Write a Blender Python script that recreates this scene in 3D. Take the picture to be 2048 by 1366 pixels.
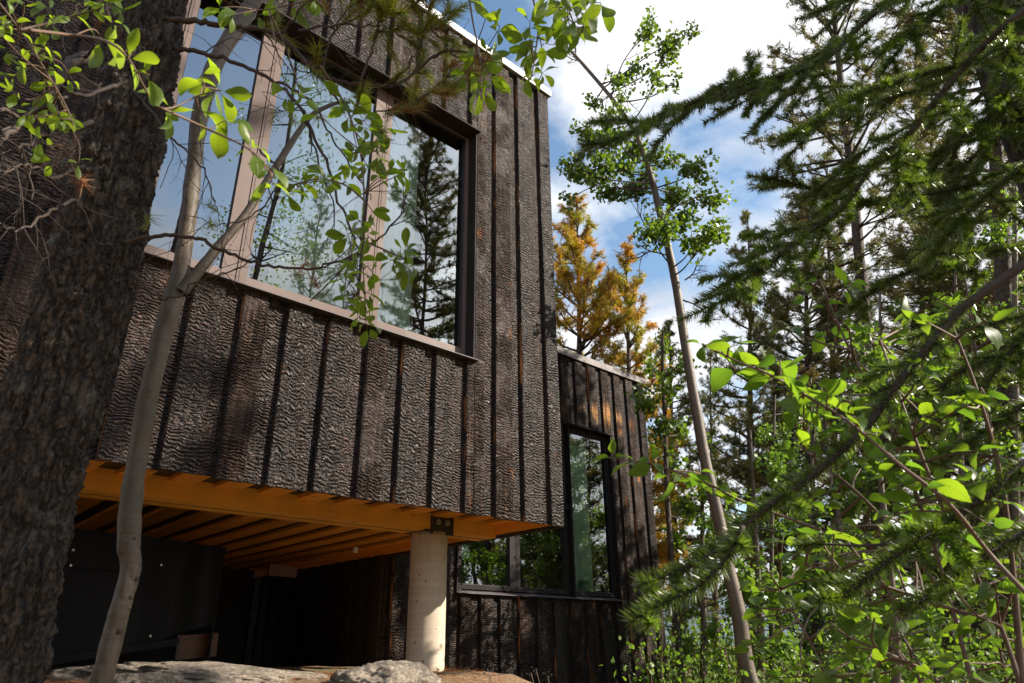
import bpy, math, random
import numpy as np
from mathutils import Vector, Matrix, noise

random.seed(7)
RNG = np.random.default_rng(7)
R = math.radians
for o in list(bpy.data.objects):
    bpy.data.objects.remove(o)
scene = bpy.context.scene
COL = scene.collection

# ------------------------------------------------------------------ camera, world, sun, exposure
# x runs along the house front, y into the house, z up; the camera stands at the origin, eye level z = 0
FOC, TILT, ROLL, HEAD = 1375.92, 0.416887, -0.0116074, 0.826257
_F = np.array([0, math.cos(TILT), math.sin(TILT)]); _U = np.array([0, -math.sin(TILT), math.cos(TILT)]); _R = np.array([1.0, 0, 0])
_c, _s = math.cos(ROLL), math.sin(ROLL)
_R, _U = _c * _R + _s * _U, -_s * _R + _c * _U
EX = np.array([math.sin(HEAD), math.cos(HEAD), 0]); EY = np.array([-math.cos(HEAD), math.sin(HEAD), 0])
def hf(v): return np.array([v @ EX, v @ EY, v[2]])
CR, CU, CF = hf(_R), hf(_U), hf(_F)
def ray(px, py): return (px - 1024) / FOC * CR - (py - 683) / FOC * CU + CF
def at(px, py, d):
    """point seen at that place of the photograph, d metres away along the ground"""
    v = ray(px, py); return v * d / math.hypot(v[0], v[1])
def at_y(px, py, y):
    v = ray(px, py); return v * y / v[1]

cam = bpy.data.cameras.new('camera'); camo = bpy.data.objects.new('camera', cam); COL.objects.link(camo)
camo.matrix_world = Matrix(((CR[0], CU[0], -CF[0], 0), (CR[1], CU[1], -CF[1], 0), (CR[2], CU[2], -CF[2], 0), (0, 0, 0, 1)))
cam.lens = FOC / 2048 * 36; cam.sensor_width = 36; cam.clip_start = 0.05; cam.clip_end = 5000
cam.dof.use_dof = True; cam.dof.focus_distance = 5.0; cam.dof.aperture_fstop = 13.0
scene.camera = camo

SUN_EL, SUN_ROT = 31.0, 136.0     # degrees; rotation from +y towards +x
sd = Vector((math.cos(R(SUN_EL)) * math.sin(R(SUN_ROT)), math.cos(R(SUN_EL)) * math.cos(R(SUN_ROT)), math.sin(R(SUN_EL))))
world = bpy.data.worlds.new('World'); scene.world = world; world.use_nodes = True
nt = world.node_tree; nt.nodes.clear()
def N(nt, t, **k):
    n = nt.nodes.new(t)
    for a, b in k.items():
        if a == 'inp':
            for i, v in b.items(): n.inputs[i].default_value = v
        else: setattr(n, a, b)
    return n
sky = N(nt, 'ShaderNodeTexSky', sky_type='NISHITA', sun_disc=False, sun_elevation=R(SUN_EL), sun_rotation=R(SUN_ROT), air_density=1.0, dust_density=0.6, ozone_density=1.6)
tc = N(nt, 'ShaderNodeTexCoord')
sep = N(nt, 'ShaderNodeSeparateXYZ'); nt.links.new(tc.outputs['Generated'], sep.inputs[0])
zz = N(nt, 'ShaderNodeMath', operation='ADD', inp={1: 0.28}); nt.links.new(sep.outputs[2], zz.inputs[0])
zm = N(nt, 'ShaderNodeMath', operation='MAXIMUM', inp={1: 0.12}); nt.links.new(zz.outputs[0], zm.inputs[0])
dx = N(nt, 'ShaderNodeMath', operation='DIVIDE'); nt.links.new(sep.outputs[0], dx.inputs[0]); nt.links.new(zm.outputs[0], dx.inputs[1])
dy = N(nt, 'ShaderNodeMath', operation='DIVIDE'); nt.links.new(sep.outputs[1], dy.inputs[0]); nt.links.new(zm.outputs[0], dy.inputs[1])
cmb = N(nt, 'ShaderNodeCombineXYZ', inp={2: 23.5}); nt.links.new(dx.outputs[0], cmb.inputs[0]); nt.links.new(dy.outputs[0], cmb.inputs[1])
cn = N(nt, 'ShaderNodeTexNoise', inp={'Scale': 1.3, 'Detail': 9.0, 'Roughness': 0.55, 'Distortion': 0.25}); nt.links.new(cmb.outputs[0], cn.inputs['Vector'])
cr = N(nt, 'ShaderNodeValToRGB'); cr.color_ramp.elements[0].position = 0.44; cr.color_ramp.elements[1].position = 0.54
cr.color_ramp.elements[0].color = (0, 0, 0, 1); cr.color_ramp.elements[1].color = (1, 1, 1, 1)
lw = N(nt, 'ShaderNodeMath', operation='SUBTRACT', inp={0: 0.42}); nt.links.new(sep.outputs[2], lw.inputs[1])   # more cloud towards the horizon
lm = N(nt, 'ShaderNodeMath', operation='MAXIMUM', inp={1: 0.0}); nt.links.new(lw.outputs[0], lm.inputs[0])
la = N(nt, 'ShaderNodeMath', operation='MULTIPLY_ADD', inp={1: 0.22}); nt.links.new(lm.outputs[0], la.inputs[0]); nt.links.new(cn.outputs['Fac'], la.inputs[2])
nt.links.new(la.outputs[0], cr.inputs[0])
# clouds have body: a second, finer noise mottles them pale grey to white
cs = N(nt, 'ShaderNodeTexNoise', inp={'Scale': 2.6, 'Detail': 7.0, 'Roughness': 0.55}); nt.links.new(cmb.outputs[0], cs.inputs['Vector'])
cc = N(nt, 'ShaderNodeValToRGB'); cc.color_ramp.elements[0].position = 0.36; cc.color_ramp.elements[1].position = 0.60
cc.color_ramp.elements[0].color = (4.9, 5.3, 6.1, 1); cc.color_ramp.elements[1].color = (9.6, 9.5, 9.4, 1)
nt.links.new(cs.outputs['Fac'], cc.inputs[0])
mx = N(nt, 'ShaderNodeMix', data_type='RGBA'); nt.links.new(cr.outputs[0], mx.inputs['Factor'])
tint = N(nt, 'ShaderNodeMix', data_type='RGBA', blend_type='MULTIPLY', inp={'Factor': 1.0}); tint.inputs['B'].default_value = (1.75, 1.85, 1.75, 1)
nt.links.new(sky.outputs[0], tint.inputs['A'])
nt.links.new(tint.outputs['Result'], mx.inputs['A']); nt.links.new(cc.outputs[0], mx.inputs['B'])
bg = N(nt, 'ShaderNodeBackground', inp={'Strength': 0.058}); nt.links.new(mx.outputs['Result'], bg.inputs[0])
wo = N(nt, 'ShaderNodeOutputWorld'); nt.links.new(bg.outputs[0], wo.inputs[0])

sl = bpy.data.lights.new('sun', 'SUN'); sl.energy = 5.0; sl.angle = R(0.5); sl.color = (1.0, 0.90, 0.77)
so = bpy.data.objects.new('sun', sl); COL.objects.link(so)
so.rotation_euler = (-sd).to_track_quat('-Z', 'Y').to_euler(); so.location = sd * 60

vs = scene.view_settings; vs.view_transform = 'Standard'; vs.look = 'None'; vs.exposure = 1.25; vs.gamma = 1; vs.use_curve_mapping = False
cy = scene.cycles; cy.max_bounces = 8; cy.diffuse_bounces = 4; cy.glossy_bounces = 3; cy.transmission_bounces = 4; cy.transparent_max_bounces = 8
cy.use_adaptive_sampling = True; cy.adaptive_threshold = 0.02; cy.use_denoising = True; cy.sample_clamp_indirect = 6.0
cy.caustics_reflective = False; cy.caustics_refractive = False

# ------------------------------------------------------------------ materials
MATS = {}
def mat(name):
    m = bpy.data.materials.new(name); m.use_nodes = True; MATS[name] = m
    nt = m.node_tree; nt.nodes.clear()
    out = nt.nodes.new('ShaderNodeOutputMaterial'); p = nt.nodes.new('ShaderNodeBsdfPrincipled')
    nt.links.new(p.outputs[0], out.inputs[0]); return m, nt, p, out
def L(nt, a, b): nt.links.new(a, b)
def coords(nt, scale=(1, 1, 1), rnd=True, kind='Object'):
    t = N(nt, 'ShaderNodeTexCoord'); mp = N(nt, 'ShaderNodeMapping', inp={'Scale': scale}); v = t.outputs[kind]
    if rnd:
        oi = N(nt, 'ShaderNodeObjectInfo'); ml = N(nt, 'ShaderNodeMath', operation='MULTIPLY', inp={1: 37.0}); L(nt, oi.outputs['Random'], ml.inputs[0])
        ad = N(nt, 'ShaderNodeVectorMath', operation='ADD'); L(nt, v, ad.inputs[0]); L(nt, ml.outputs[0], ad.inputs[1]); v = ad.outputs[0]
    L(nt, v, mp.inputs[0]); return mp.outputs[0]
def noise_n(nt, v, scale, detail=4, rough=0.55, dist=0.0):
    n = N(nt, 'ShaderNodeTexNoise', inp={'Scale': scale, 'Detail': detail, 'Roughness': rough, 'Distortion': dist}); L(nt, v, n.inputs['Vector']); return n.outputs['Fac']
def ramp(nt, f, stops):
    r = N(nt, 'ShaderNodeValToRGB'); e = r.color_ramp.elements
    while len(e) < len(stops): e.new(0.5)
    for i, (p, c) in enumerate(stops):
        e[i].position = p; e[i].color = (c, c, c, 1) if isinstance(c, (int, float)) else (*c, 1)
    L(nt, f, r.inputs[0]); return r.outputs[0]
def mixc(nt, f, a, b, blend='MIX'):
    m = N(nt, 'ShaderNodeMix', data_type='RGBA', blend_type=blend)
    for s, k in ((f, 'Factor'), (a, 'A'), (b, 'B')):
        if hasattr(s, 'node'): L(nt, s, m.inputs[k])
        else: m.inputs[k].default_value = s if k == 'Factor' else (*s, 1)
    return m.outputs['Result']
def math_n(nt, op, a, b=0.0):
    m = N(nt, 'ShaderNodeMath', operation=op)
    for i, s in enumerate((a, b)):
        if hasattr(s, 'node'): L(nt, s, m.inputs[i])
        else: m.inputs[i].default_value = s
    return m.outputs[0]
def bump(nt, h, strength, dist, p, prev=None):
    b = N(nt, 'ShaderNodeBump', inp={'Strength': strength, 'Distance': dist}); L(nt, h, b.inputs['Height'])
    if prev: L(nt, prev, b.inputs['Normal'])
    if p: L(nt, b.outputs[0], p.inputs['Normal'])
    return b.outputs[0]

def make_char(name, smooth, raw, band=False):
    """charred cedar: an alligator skin of small cells, wider than high; smoother boards show grain and brown wood"""
    m, nt, p, out = mat(name)
    v = coords(nt)
    nz = N(nt, 'ShaderNodeTexNoise', inp={'Scale': 16.0, 'Detail': 3.0}); L(nt, v, nz.inputs['Vector'])
    off = N(nt, 'ShaderNodeVectorMath', operation='SUBTRACT'); L(nt, nz.outputs['Color'], off.inputs[0]); off.inputs[1].default_value = (.5, .5, .5)
    sc = N(nt, 'ShaderNodeVectorMath', operation='MULTIPLY'); L(nt, off.outputs[0], sc.inputs[0]); sc.inputs[1].default_value = (.045, .045, .013)
    ad = N(nt, 'ShaderNodeVectorMath', operation='ADD'); L(nt, v, ad.inputs[0]); L(nt, sc.outputs[0], ad.inputs[1])
    mp = N(nt, 'ShaderNodeMapping', inp={'Scale': (20, 20, 42)}); L(nt, ad.outputs[0], mp.inputs[0])
    vo = N(nt, 'ShaderNodeTexVoronoi', feature='DISTANCE_TO_EDGE', inp={'Scale': 1.0, 'Randomness': 0.9}); L(nt, mp.outputs[0], vo.inputs['Vector'])
    h1 = ramp(nt, vo.outputs['Distance'], [(0.0, 0.0), (0.10, 0.45), (0.45, 1.0)])
    vc = N(nt, 'ShaderNodeTexVoronoi', feature='F1', inp={'Scale': 1.0, 'Randomness': 0.9}); L(nt, mp.outputs[0], vc.inputs['Vector'])
    cellr = N(nt, 'ShaderNodeSeparateColor'); L(nt, vc.outputs['Color'], cellr.inputs[0])
    mp2 = N(nt, 'ShaderNodeMapping', inp={'Scale': (60, 60, 7)}); L(nt, v, mp2.inputs[0])
    gr = noise_n(nt, mp2.outputs[0], 1.0, 5, .6, .4)
    big = noise_n(nt, v, 3.2, 3, .5)
    patch = ramp(nt, math_n(nt, 'ADD', big, smooth), [(0.53, 1.0), (0.72, 0.22)])
    # rows of scales: a saw-tooth up the board whose phase wanders, broken sideways by the cell cracks
    mr = N(nt, 'ShaderNodeMapping', inp={'Scale': (15, 15, 10)}); L(nt, v, mr.inputs[0])
    rg = N(nt, 'ShaderNodeTexNoise', inp={'Scale': 1.0, 'Detail': 2.5, 'Roughness': .5}); L(nt, mr.outputs[0], rg.inputs['Vector'])
    sz = N(nt, 'ShaderNodeSeparateXYZ'); L(nt, v, sz.inputs[0])
    ph = math_n(nt, 'FRACT', math_n(nt, 'ADD', math_n(nt, 'MULTIPLY', sz.outputs[2], math_n(nt, 'ADD', math_n(nt, 'MULTIPLY', N(nt, 'ShaderNodeObjectInfo').outputs['Random'], 16.0), 33.0)), math_n(nt, 'MULTIPLY', rg.outputs['Fac'], 3.9)))
    ridge = ramp(nt, ph, [(0.0, 0.0), (.14, .25), (.62, 1.0), (.86, .85), (1.0, 0.0)])
    wgt = ramp(nt, noise_n(nt, v, 5.5, 4, .65), [(.36, .30), (.58, 1.0)])
    brk = ramp(nt, noise_n(nt, v, 30, 3, .6), [(.30, .45), (.52, 1.0)])
    h1 = math_n(nt, 'MULTIPLY', math_n(nt, 'ADD', math_n(nt, 'MULTIPLY', h1, math_n(nt, 'SUBTRACT', 1.0, wgt)), math_n(nt, 'MULTIPLY', ridge, math_n(nt, 'ADD', math_n(nt, 'MULTIPLY', wgt, .8), .12))), brk)
    hc = math_n(nt, 'MULTIPLY', math_n(nt, 'ADD', h1, math_n(nt, 'MULTIPLY', cellr.outputs[0], 0.5)), patch)
    b1 = bump(nt, gr, 0.45, 0.003, None)
    bump(nt, hc, 1.0, 0.030, p, b1)
    # colour: cell tops a little greyer, cracks black, bare brown wood where the char is thin
    top = mixc(nt, cellr.outputs[1], (.030, .018, .0135), (.125, .078, .058))
    c = mixc(nt, ramp(nt, h1, [(0.15, 0.0), (0.62, 1.0)]), (.006, .0045, .004), top)
    smo = mixc(nt, gr, (.022, .013, .010), (.082, .051, .037))
    c = mixc(nt, ramp(nt, patch, [(0.1, 1.0), (0.7, 0.0)]), c, smo)
    v3 = noise_n(nt, mp2.outputs[0], 0.25, 3, .6)
    bare = ramp(nt, math_n(nt, 'MULTIPLY', noise_n(nt, v, 2.1, 5, .6), math_n(nt, 'ADD', v3, 0.45)), [(raw, 0.0), (raw + 0.07, 1.0)])
    c = mixc(nt, bare, c, (.30, .115, .032))
    kn = N(nt, 'ShaderNodeTexVoronoi', inp={'Scale': 1.0, 'Randomness': 1.0}); mk = N(nt, 'ShaderNodeMapping', inp={'Scale': (9, 9, 4.2)}); L(nt, v, mk.inputs[0]); L(nt, mk.outputs[0], kn.inputs['Vector'])
    c = mixc(nt, ramp(nt, kn.outputs['Distance'], [(0.06, .85), (0.15, 0.0)]), c, (.012, .007, .005))
    if band:                                    # char worn off the upper boards in a streak, coloured brighter to imitate sun
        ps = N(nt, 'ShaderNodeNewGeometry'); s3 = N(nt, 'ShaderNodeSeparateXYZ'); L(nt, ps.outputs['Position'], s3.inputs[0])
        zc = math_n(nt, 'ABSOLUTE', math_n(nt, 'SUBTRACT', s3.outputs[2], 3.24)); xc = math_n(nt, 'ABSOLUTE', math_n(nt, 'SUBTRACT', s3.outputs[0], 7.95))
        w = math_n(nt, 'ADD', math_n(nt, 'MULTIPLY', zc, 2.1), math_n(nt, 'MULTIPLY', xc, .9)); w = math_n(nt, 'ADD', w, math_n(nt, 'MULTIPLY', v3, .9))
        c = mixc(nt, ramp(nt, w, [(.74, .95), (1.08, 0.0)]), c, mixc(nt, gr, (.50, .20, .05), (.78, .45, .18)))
    mv = N(nt, 'ShaderNodeMapping', inp={'Scale': (42, 42, .9)}); L(nt, v, mv.inputs[0]); streak = noise_n(nt, mv.outputs[0], 1.0, 4, .6)
    c = mixc(nt, ramp(nt, streak, [(.42, .0), (.62, .8)]), c, (.010, .0065, .005))
    ob = N(nt, 'ShaderNodeObjectInfo'); sc2 = N(nt, 'ShaderNodeVectorMath', operation='SCALE'); L(nt, c, sc2.inputs[0]); L(nt, ramp(nt, ob.outputs['Random'], [(0.0, .45), (1.0, 1.0)]), sc2.inputs['Scale']); c = sc2.outputs[0]
    L(nt, c, p.inputs['Base Color'])
    L(nt, ramp(nt, cellr.outputs[2], [(0.0, 0.42), (1.0, 0.68)]), p.inputs['Roughness'])
    p.inputs['Specular IOR Level'].default_value = 0.42 if smooth < 0 else .14
    return m
M_CHAR = make_char('charred_board_rough', -0.10, 0.70)
M_CHARS = make_char('charred_board_smooth', 0.14, 0.66)
M_CHARB = make_char('charred_board_bare_sunlit', 0.12, 0.60, True)

m, nt, p, out = mat('board_raw_edge'); M_EDGE = m
v = coords(nt, (30, 30, 3)); f = noise_n(nt, v, 1.0, 4); f2 = noise_n(nt, coords(nt, (3, 3, 1.7)), 1.0, 4, .6)
L(nt, mixc(nt, ramp(nt, f2, [(.54, 0.0), (.66, 1.0)]), mixc(nt, f, (.010, .007, .006), (.026, .017, .012)), mixc(nt, f, (.26, .08, .02), (.58, .25, .07))), p.inputs['Base Color'])
p.inputs['Roughness'].default_value = .8

def wood(name, c1, c2, scale=(2, 60, 60), rough=.55):
    m, nt, p, out = mat(name)
    v = coords(nt, scale); f = noise_n(nt, v, 1.0, 5, .6, .3); g = noise_n(nt, coords(nt, (1.5, 1.5, 1.5)), 1.0, 3)
    c = mixc(nt, ramp(nt, f, [(.35, 0.0), (.65, 1.0)]), c1, c2)
    c = mixc(nt, ramp(nt, g, [(.3, 0.0), (.8, .45)]), c, tuple(x * .55 for x in c1))
    vk = coords(nt, (2.2, 9, 9)); k = N(nt, 'ShaderNodeTexVoronoi', inp={'Scale': 1.0}); L(nt, vk, k.inputs['Vector'])
    c = mixc(nt, ramp(nt, k.outputs['Distance'], [(0.06, 1.0), (0.15, 0.0)]), c, (.13, .045, .015))
    ob = N(nt, 'ShaderNodeObjectInfo'); c = mixc(nt, ramp(nt, ob.outputs['Random'], [(0.0, .55), (1.0, 0.0)]), c, tuple(x * .6 for x in c1))
    w = noise_n(nt, coords(nt, (.9, .9, .9)), 1.6, 5, .7); c = mixc(nt, ramp(nt, w, [(.55, 0.0), (.75, .5)]), c, tuple(x * .35 for x in c1))
    L(nt, c, p.inputs['Base Color']); p.inputs['Roughness'].default_value = rough; bump(nt, f, .25, .002, p); return m
M_BEAM = wood('stained_beam_wood', (.93, .42, .05), (.97, .57, .10))
M_SOFF = wood('soffit_wood', (.80, .30, .03), (.90, .44, .065), (60, 2, 60))
M_PLY = wood('raw_plywood', (.06, .022, .008), (.12, .045, .014))
M_SCRAP = wood('dark_lumber', (.02, .014, .009), (.04, .026, .015))

def plain(name, col, rough=.5, metal=0.0, nscale=20, var=.2, bmp=0.0, spec=.5):
    m, nt, p, out = mat(name)
    f = noise_n(nt, coords(nt), nscale, 5)
    L(nt, mixc(nt, f, tuple(c * (1 - var) for c in col), tuple(min(1, c * (1 + var)) for c in col)), p.inputs['Base Color'])
    p.inputs['Metallic'].default_value = metal; p.inputs['Specular IOR Level'].default_value = spec
    L(nt, ramp(nt, noise_n(nt, coords(nt), nscale * .3, 4), [(.3, rough * .8), (.7, min(1, rough * 1.2))]), p.inputs['Roughness'])
    if bmp: bump(nt, f, .5, bmp, p)
    return m
M_FLASH = plain('pale_metal_flashing', (.62, .62, .62), .35, .3, 6, .12)
M_FLASH2 = plain('grey_metal_flashing', (.125, .108, .108), .6, .0, 8, .15, spec=.4)
M_FRAME = plain('mauve_aluminium_frame', (.125, .092, .080), .68, .0, 5, .06, spec=.25)
M_FRAMED = plain('dark_aluminium_frame', (.024, .020, .020), .8, .0, 5, .1, spec=.12)
M_SILL = plain('dark_sill_metal', (.06, .05, .055), .6, .0, 5, .1, spec=.4)
M_STEEL = plain('dark_steel_bracket', (.045, .038, .028), .5, .7, 30, .25)
M_BOLT = plain('galvanised_bolt', (.35, .33, .27), .4, .7, 30, .2)
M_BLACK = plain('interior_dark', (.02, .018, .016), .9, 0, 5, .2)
M_RUBBER = plain('seal_black', (.012, .012, .012), .5)
M_CURT = plain('sheer_curtain', (.80, .86, .80), .9, 0, 3, .06)
M_PAPER = plain('mint_paper', (.50, .68, .60), .9, 0, 3, .03)
M_TEAL = plain('teal_plastic', (.25, .50, .40), .4, 0, 3, .05)
M_BLUE = plain('blue_cladding', (.02, .10, .36), .5, 0, 2, .1)
M_ROOFG = plain('pale_gravel_roof', (.42, .42, .44), .8, 0, 2, .1)
M_WHITE = plain('white_paint', (.75, .75, .75), .6, 0, 2, .05)

# black sheet skirting: slightly wavy and streaked
m, nt, p, out = mat('black_skirting_sheet'); M_SKIRT = m
f = noise_n(nt, coords(nt, (2.2, 2.2, .5), False), 1.0, 3); g = noise_n(nt, coords(nt, (9, 9, 1.2), False), 1.0, 6, .65)
sp = noise_n(nt, coords(nt, (1, 1, 1), False), 55, 3, .6)
c = mixc(nt, g, (.002, .002, .003), (.006, .006, .007)); c = mixc(nt, ramp(nt, sp, [(.70, 0.0), (.78, .5)]), c, (.12, .11, .11))
L(nt, c, p.inputs['Base Color']); L(nt, ramp(nt, g, [(.3, .36), (.7, .6)]), p.inputs['Roughness']); p.inputs['Specular IOR Level'].default_value = .10; bump(nt, f, .5, .03, p)

# concrete column
m, nt, p, out = mat('cast_concrete'); M_CONC = m
f = noise_n(nt, coords(nt, (1.5, 1.5, 45), False), 1.0, 4); g = noise_n(nt, coords(nt, (1, 1, 1), False), 5, 6, .65)
vo = N(nt, 'ShaderNodeTexVoronoi', inp={'Scale': 26.0, 'Randomness': 1.0}); L(nt, coords(nt, (1, 1, .8), False), vo.inputs['Vector'])
sel = N(nt, 'ShaderNodeSeparateColor'); L(nt, vo.outputs['Color'], sel.inputs[0])
hole = math_n(nt, 'MULTIPLY', ramp(nt, vo.outputs['Distance'], [(.12, 1.0), (.22, 0.0)]), ramp(nt, sel.outputs[0], [(.80, 0.0), (.84, 1.0)]))
c = mixc(nt, g, (.32, .26, .19), (.47, .40, .31)); c = mixc(nt, ramp(nt, f, [(.4, 0.0), (.7, .35)]), c, (.54, .46, .37)); st = noise_n(nt, coords(nt, (5, 5, .7), False), 1.0, 5, .65); c = mixc(nt, ramp(nt, st, [(.5, 0.0), (.7, .5)]), c, (.24, .18, .12)); c = mixc(nt, hole, c, (.07, .045, .03))
L(nt, c, p.inputs['Base Color']); p.inputs['Roughness'].default_value = .75
b0 = bump(nt, f, .35, .003, None); bump(nt, math_n(nt, 'SUBTRACT', 1.0, hole), .8, .006, p, b0)

# glass: coated, so it mirrors more than plain glass and lets the dark room show behind
m, nt, p, out = mat('coated_window_glass'); M_GLASS = m
nt.nodes.remove(p)
gl = N(nt, 'ShaderNodeBsdfGlossy', inp={'Roughness': 0.0, 'Color': (.93, .97, 1.0, 1)}); tr = N(nt, 'ShaderNodeBsdfTransparent', inp={'Color': (.78, .90, .82, 1)})
fr = N(nt, 'ShaderNodeFresnel', inp={'IOR': 1.55}); mxs = N(nt, 'ShaderNodeMixShader')
L(nt, math_n(nt, 'ADD', math_n(nt, 'MULTIPLY', fr.outputs[0], 1.5), .25), mxs.inputs[0]); L(nt, tr.outputs[0], mxs.inputs[1]); L(nt, gl.outputs[0], mxs.inputs[2]); L(nt, mxs.outputs[0], out.inputs[0])
wv = noise_n(nt, coords(nt, (1, 1, .6)), 1.3, 2); bb = N(nt, 'ShaderNodeBump', inp={'Strength': .12, 'Distance': .02}); L(nt, wv, bb.inputs['Height']); L(nt, bb.outputs[0], gl.inputs['Normal'])

m, nt, p, out = mat('glass_edge'); M_CLEAR = m
nt.nodes.remove(p); tr = N(nt, 'ShaderNodeBsdfTransparent', inp={'Color': (.93, .98, .95, 1)}); L(nt, tr.outputs[0], out.inputs[0])
# bark
def bark(name, c1, c2, c3, sx, sz, lich, bd):
    m, nt, p, out = mat(name)
    v = coords(nt, (sx, sx, sz), False)
    vo = N(nt, 'ShaderNodeTexVoronoi', feature='DISTANCE_TO_EDGE', inp={'Scale': 1.0}); 
    nz = N(nt, 'ShaderNodeTexNoise', inp={'Scale': 2.0, 'Detail': 4.0}); L(nt, v, nz.inputs['Vector'])
    ad = N(nt, 'ShaderNodeVectorMath', operation='ADD'); L(nt, v, ad.inputs[0]); L(nt, nz.outputs['Color'], ad.inputs[1]); L(nt, ad.outputs[0], vo.inputs['Vector'])
    f = noise_n(nt, coords(nt, (1, 1, 1), False), 90, 6, .7); g = noise_n(nt, coords(nt, (1, 1, 1), False), 9, 5, .6)
    c = mixc(nt, ramp(nt, vo.outputs['Distance'], [(0, 0.0), (.25, 1.0)]), c1, mixc(nt, f, c2, c3))
    c = mixc(nt, ramp(nt, g, [(lich, 0.0), (lich + .12, .75)]), c, (.20, .19, .15))
    L(nt, c, p.inputs['Base Color']); p.inputs['Roughness'].default_value = .85
    b0 = bump(nt, f, .8, .006, None); bump(nt, ramp(nt, vo.outputs['Distance'], [(0, 0.0), (.4, 1.0)]), .9, bd, p, b0); return m
M_BARK = bark('scaly_pine_bark', (.007, .005, .003), (.030, .021, .012), (.16, .115, .08), 46, 13, .60, .014)
M_BARKD = bark('dark_conifer_bark', (.020, .014, .010), (.055, .038, .026), (.12, .085, .06), 30, 12, .72, .006)
m, nt, p, out = mat('aspen_bark'); M_ASPEN = m
v = coords(nt, (4, 4, 55), False); f = noise_n(nt, v, 1.0, 4, .6); g = noise_n(nt, coords(nt, (1, 1, 1), False), 7, 5)
vo = N(nt, 'ShaderNodeTexVoronoi', inp={'Scale': 1.0}); L(nt, coords(nt, (19, 19, 26), False), vo.inputs['Vector'])
c = mixc(nt, g, (.040, .029, .018), (.145, .105, .070)); c = mixc(nt, ramp(nt, f, [(.56, 0.0), (.68, .75)]), c, (.065, .045, .03)); c = mixc(nt, ramp(nt, noise_n(nt, coords(nt, (1, 1, .5), False), 26, 5, .6), [(.5, 0.0), (.66, .6)]), c, (.07, .06, .032))
c = mixc(nt, ramp(nt, vo.outputs['Distance'], [(.05, 1.0), (.14, 0.0)]), c, (.05, .035, .025))
L(nt, c, p.inputs['Base Color']); p.inputs['Roughness'].default_value = .6; bump(nt, f, .9, .004, p)
M_TWIG = plain('dark_twig', (.045, .030, .022), .8, 0, 60, .4, .002)
M_TWIGB = plain('reddish_twig', (.11, .065, .04), .7, 0, 60, .3, .001)

def leafmat(name, c1, c2, trans, veins=False, rough=.42, tcol=None, tr_amt=.45, spec=.5, patch=0):
    m, nt, p, out = mat(name)
    geo = N(nt, 'ShaderNodeNewGeometry'); oi = N(nt, 'ShaderNodeObjectInfo')
    rnd = oi.outputs['Random'] if veins else geo.outputs['Random Per Island']
    if patch: rnd = math_n(nt, 'ADD', math_n(nt, 'MULTIPLY', rnd, .3), math_n(nt, 'MULTIPLY', ramp(nt, noise_n(nt, coords(nt, (1, 1, 1)), patch, 3, .6), [(.38, 0.0), (.62, 1.0)]), .7))
    c = mixc(nt, rnd, c1, c2)
    t = mixc(nt, rnd, trans, tcol or tuple(x * .75 for x in trans))
    if veins:
        uv = N(nt, 'ShaderNodeUVMap'); s = N(nt, 'ShaderNodeSeparateXYZ'); L(nt, uv.outputs[0], s.inputs[0])
        au = math_n(nt, 'ABSOLUTE', math_n(nt, 'SUBTRACT', s.outputs[0], .5))
        mid = ramp(nt, au, [(.012, 1.0), (.03, 0.0)])
        w = math_n(nt, 'FRACT', math_n(nt, 'MULTIPLY', math_n(nt, 'SUBTRACT', s.outputs[1], math_n(nt, 'MULTIPLY', au, .9)), 9.0))
        side = ramp(nt, w, [(.0, .55), (.10, 0.0), (.90, 0.0), (1.0, .55)])
        vv = math_n(nt, 'MAXIMUM', mid, side)
        c = mixc(nt, vv, c, tuple(min(1, x * 1.7 + .01) for x in c1)); t = mixc(nt, math_n(nt, 'MULTIPLY', vv, .5), t, tuple(x * .55 for x in trans))
        bl = noise_n(nt, coords(nt, (1, 1, 1)), 5.0, 4, .6); c = mixc(nt, ramp(nt, bl, [(.45, 0.0), (.7, .6)]), c, tuple(x * .6 for x in c1))
        sp_ = noise_n(nt, coords(nt, (1, 1, 1)), 14.0, 2, .5); c = mixc(nt, ramp(nt, sp_, [(.70, 0.0), (.74, .8)]), c, (.12, .08, .02)); t = mixc(nt, ramp(nt, sp_, [(.70, 0.0), (.74, .8)]), t, (.10, .06, .01))
        bump(nt, vv, .6, .004, p)
    L(nt, c, p.inputs['Base Color']); p.inputs['Roughness'].default_value = rough; p.inputs['Specular IOR Level'].default_value = spec
    tb = N(nt, 'ShaderNodeBsdfTranslucent'); L(nt, t, tb.inputs[0]); ms = N(nt, 'ShaderNodeMixShader', inp={0: tr_amt})
    L(nt, p.outputs[0], ms.inputs[1]); L(nt, tb.outputs[0], ms.inputs[2]); L(nt, ms.outputs[0], out.inputs[0]); return m
M_LEAF = leafmat('serviceberry_leaf', (.050, .105, .010), (.140, .205, .016), (.44, .58, .02), True, tcol=(.34, .50, .02))
M_LEAFD = leafmat('broad_alder_leaf', (.030, .080, .010), (.095, .165, .016), (.36, .54, .02), True, tcol=(.14, .32, .02))
M_LEAFA = leafmat('aspen_leaf', (.045, .092, .012), (.105, .160, .018), (.26, .42, .02), rough=.38, tr_amt=.35)
M_LEAFU = leafmat('undergrowth_leaf', (.035, .085, .010), (.15, .23, .022), (.34, .54, .02), rough=.45, tr_amt=.4, tcol=(.12, .25, .02), patch=.55)
M_NEED = leafmat('spruce_needle', (.028, .062, .010), (.155, .200, .040), (.22, .34, .02), rough=.33, tr_amt=.25, spec=.7)
M_NEEDN = leafmat('young_spruce_needle', (.14, .22, .02), (.22, .32, .03), (.30, .50, .04), rough=.4, tr_amt=.4)
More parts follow.
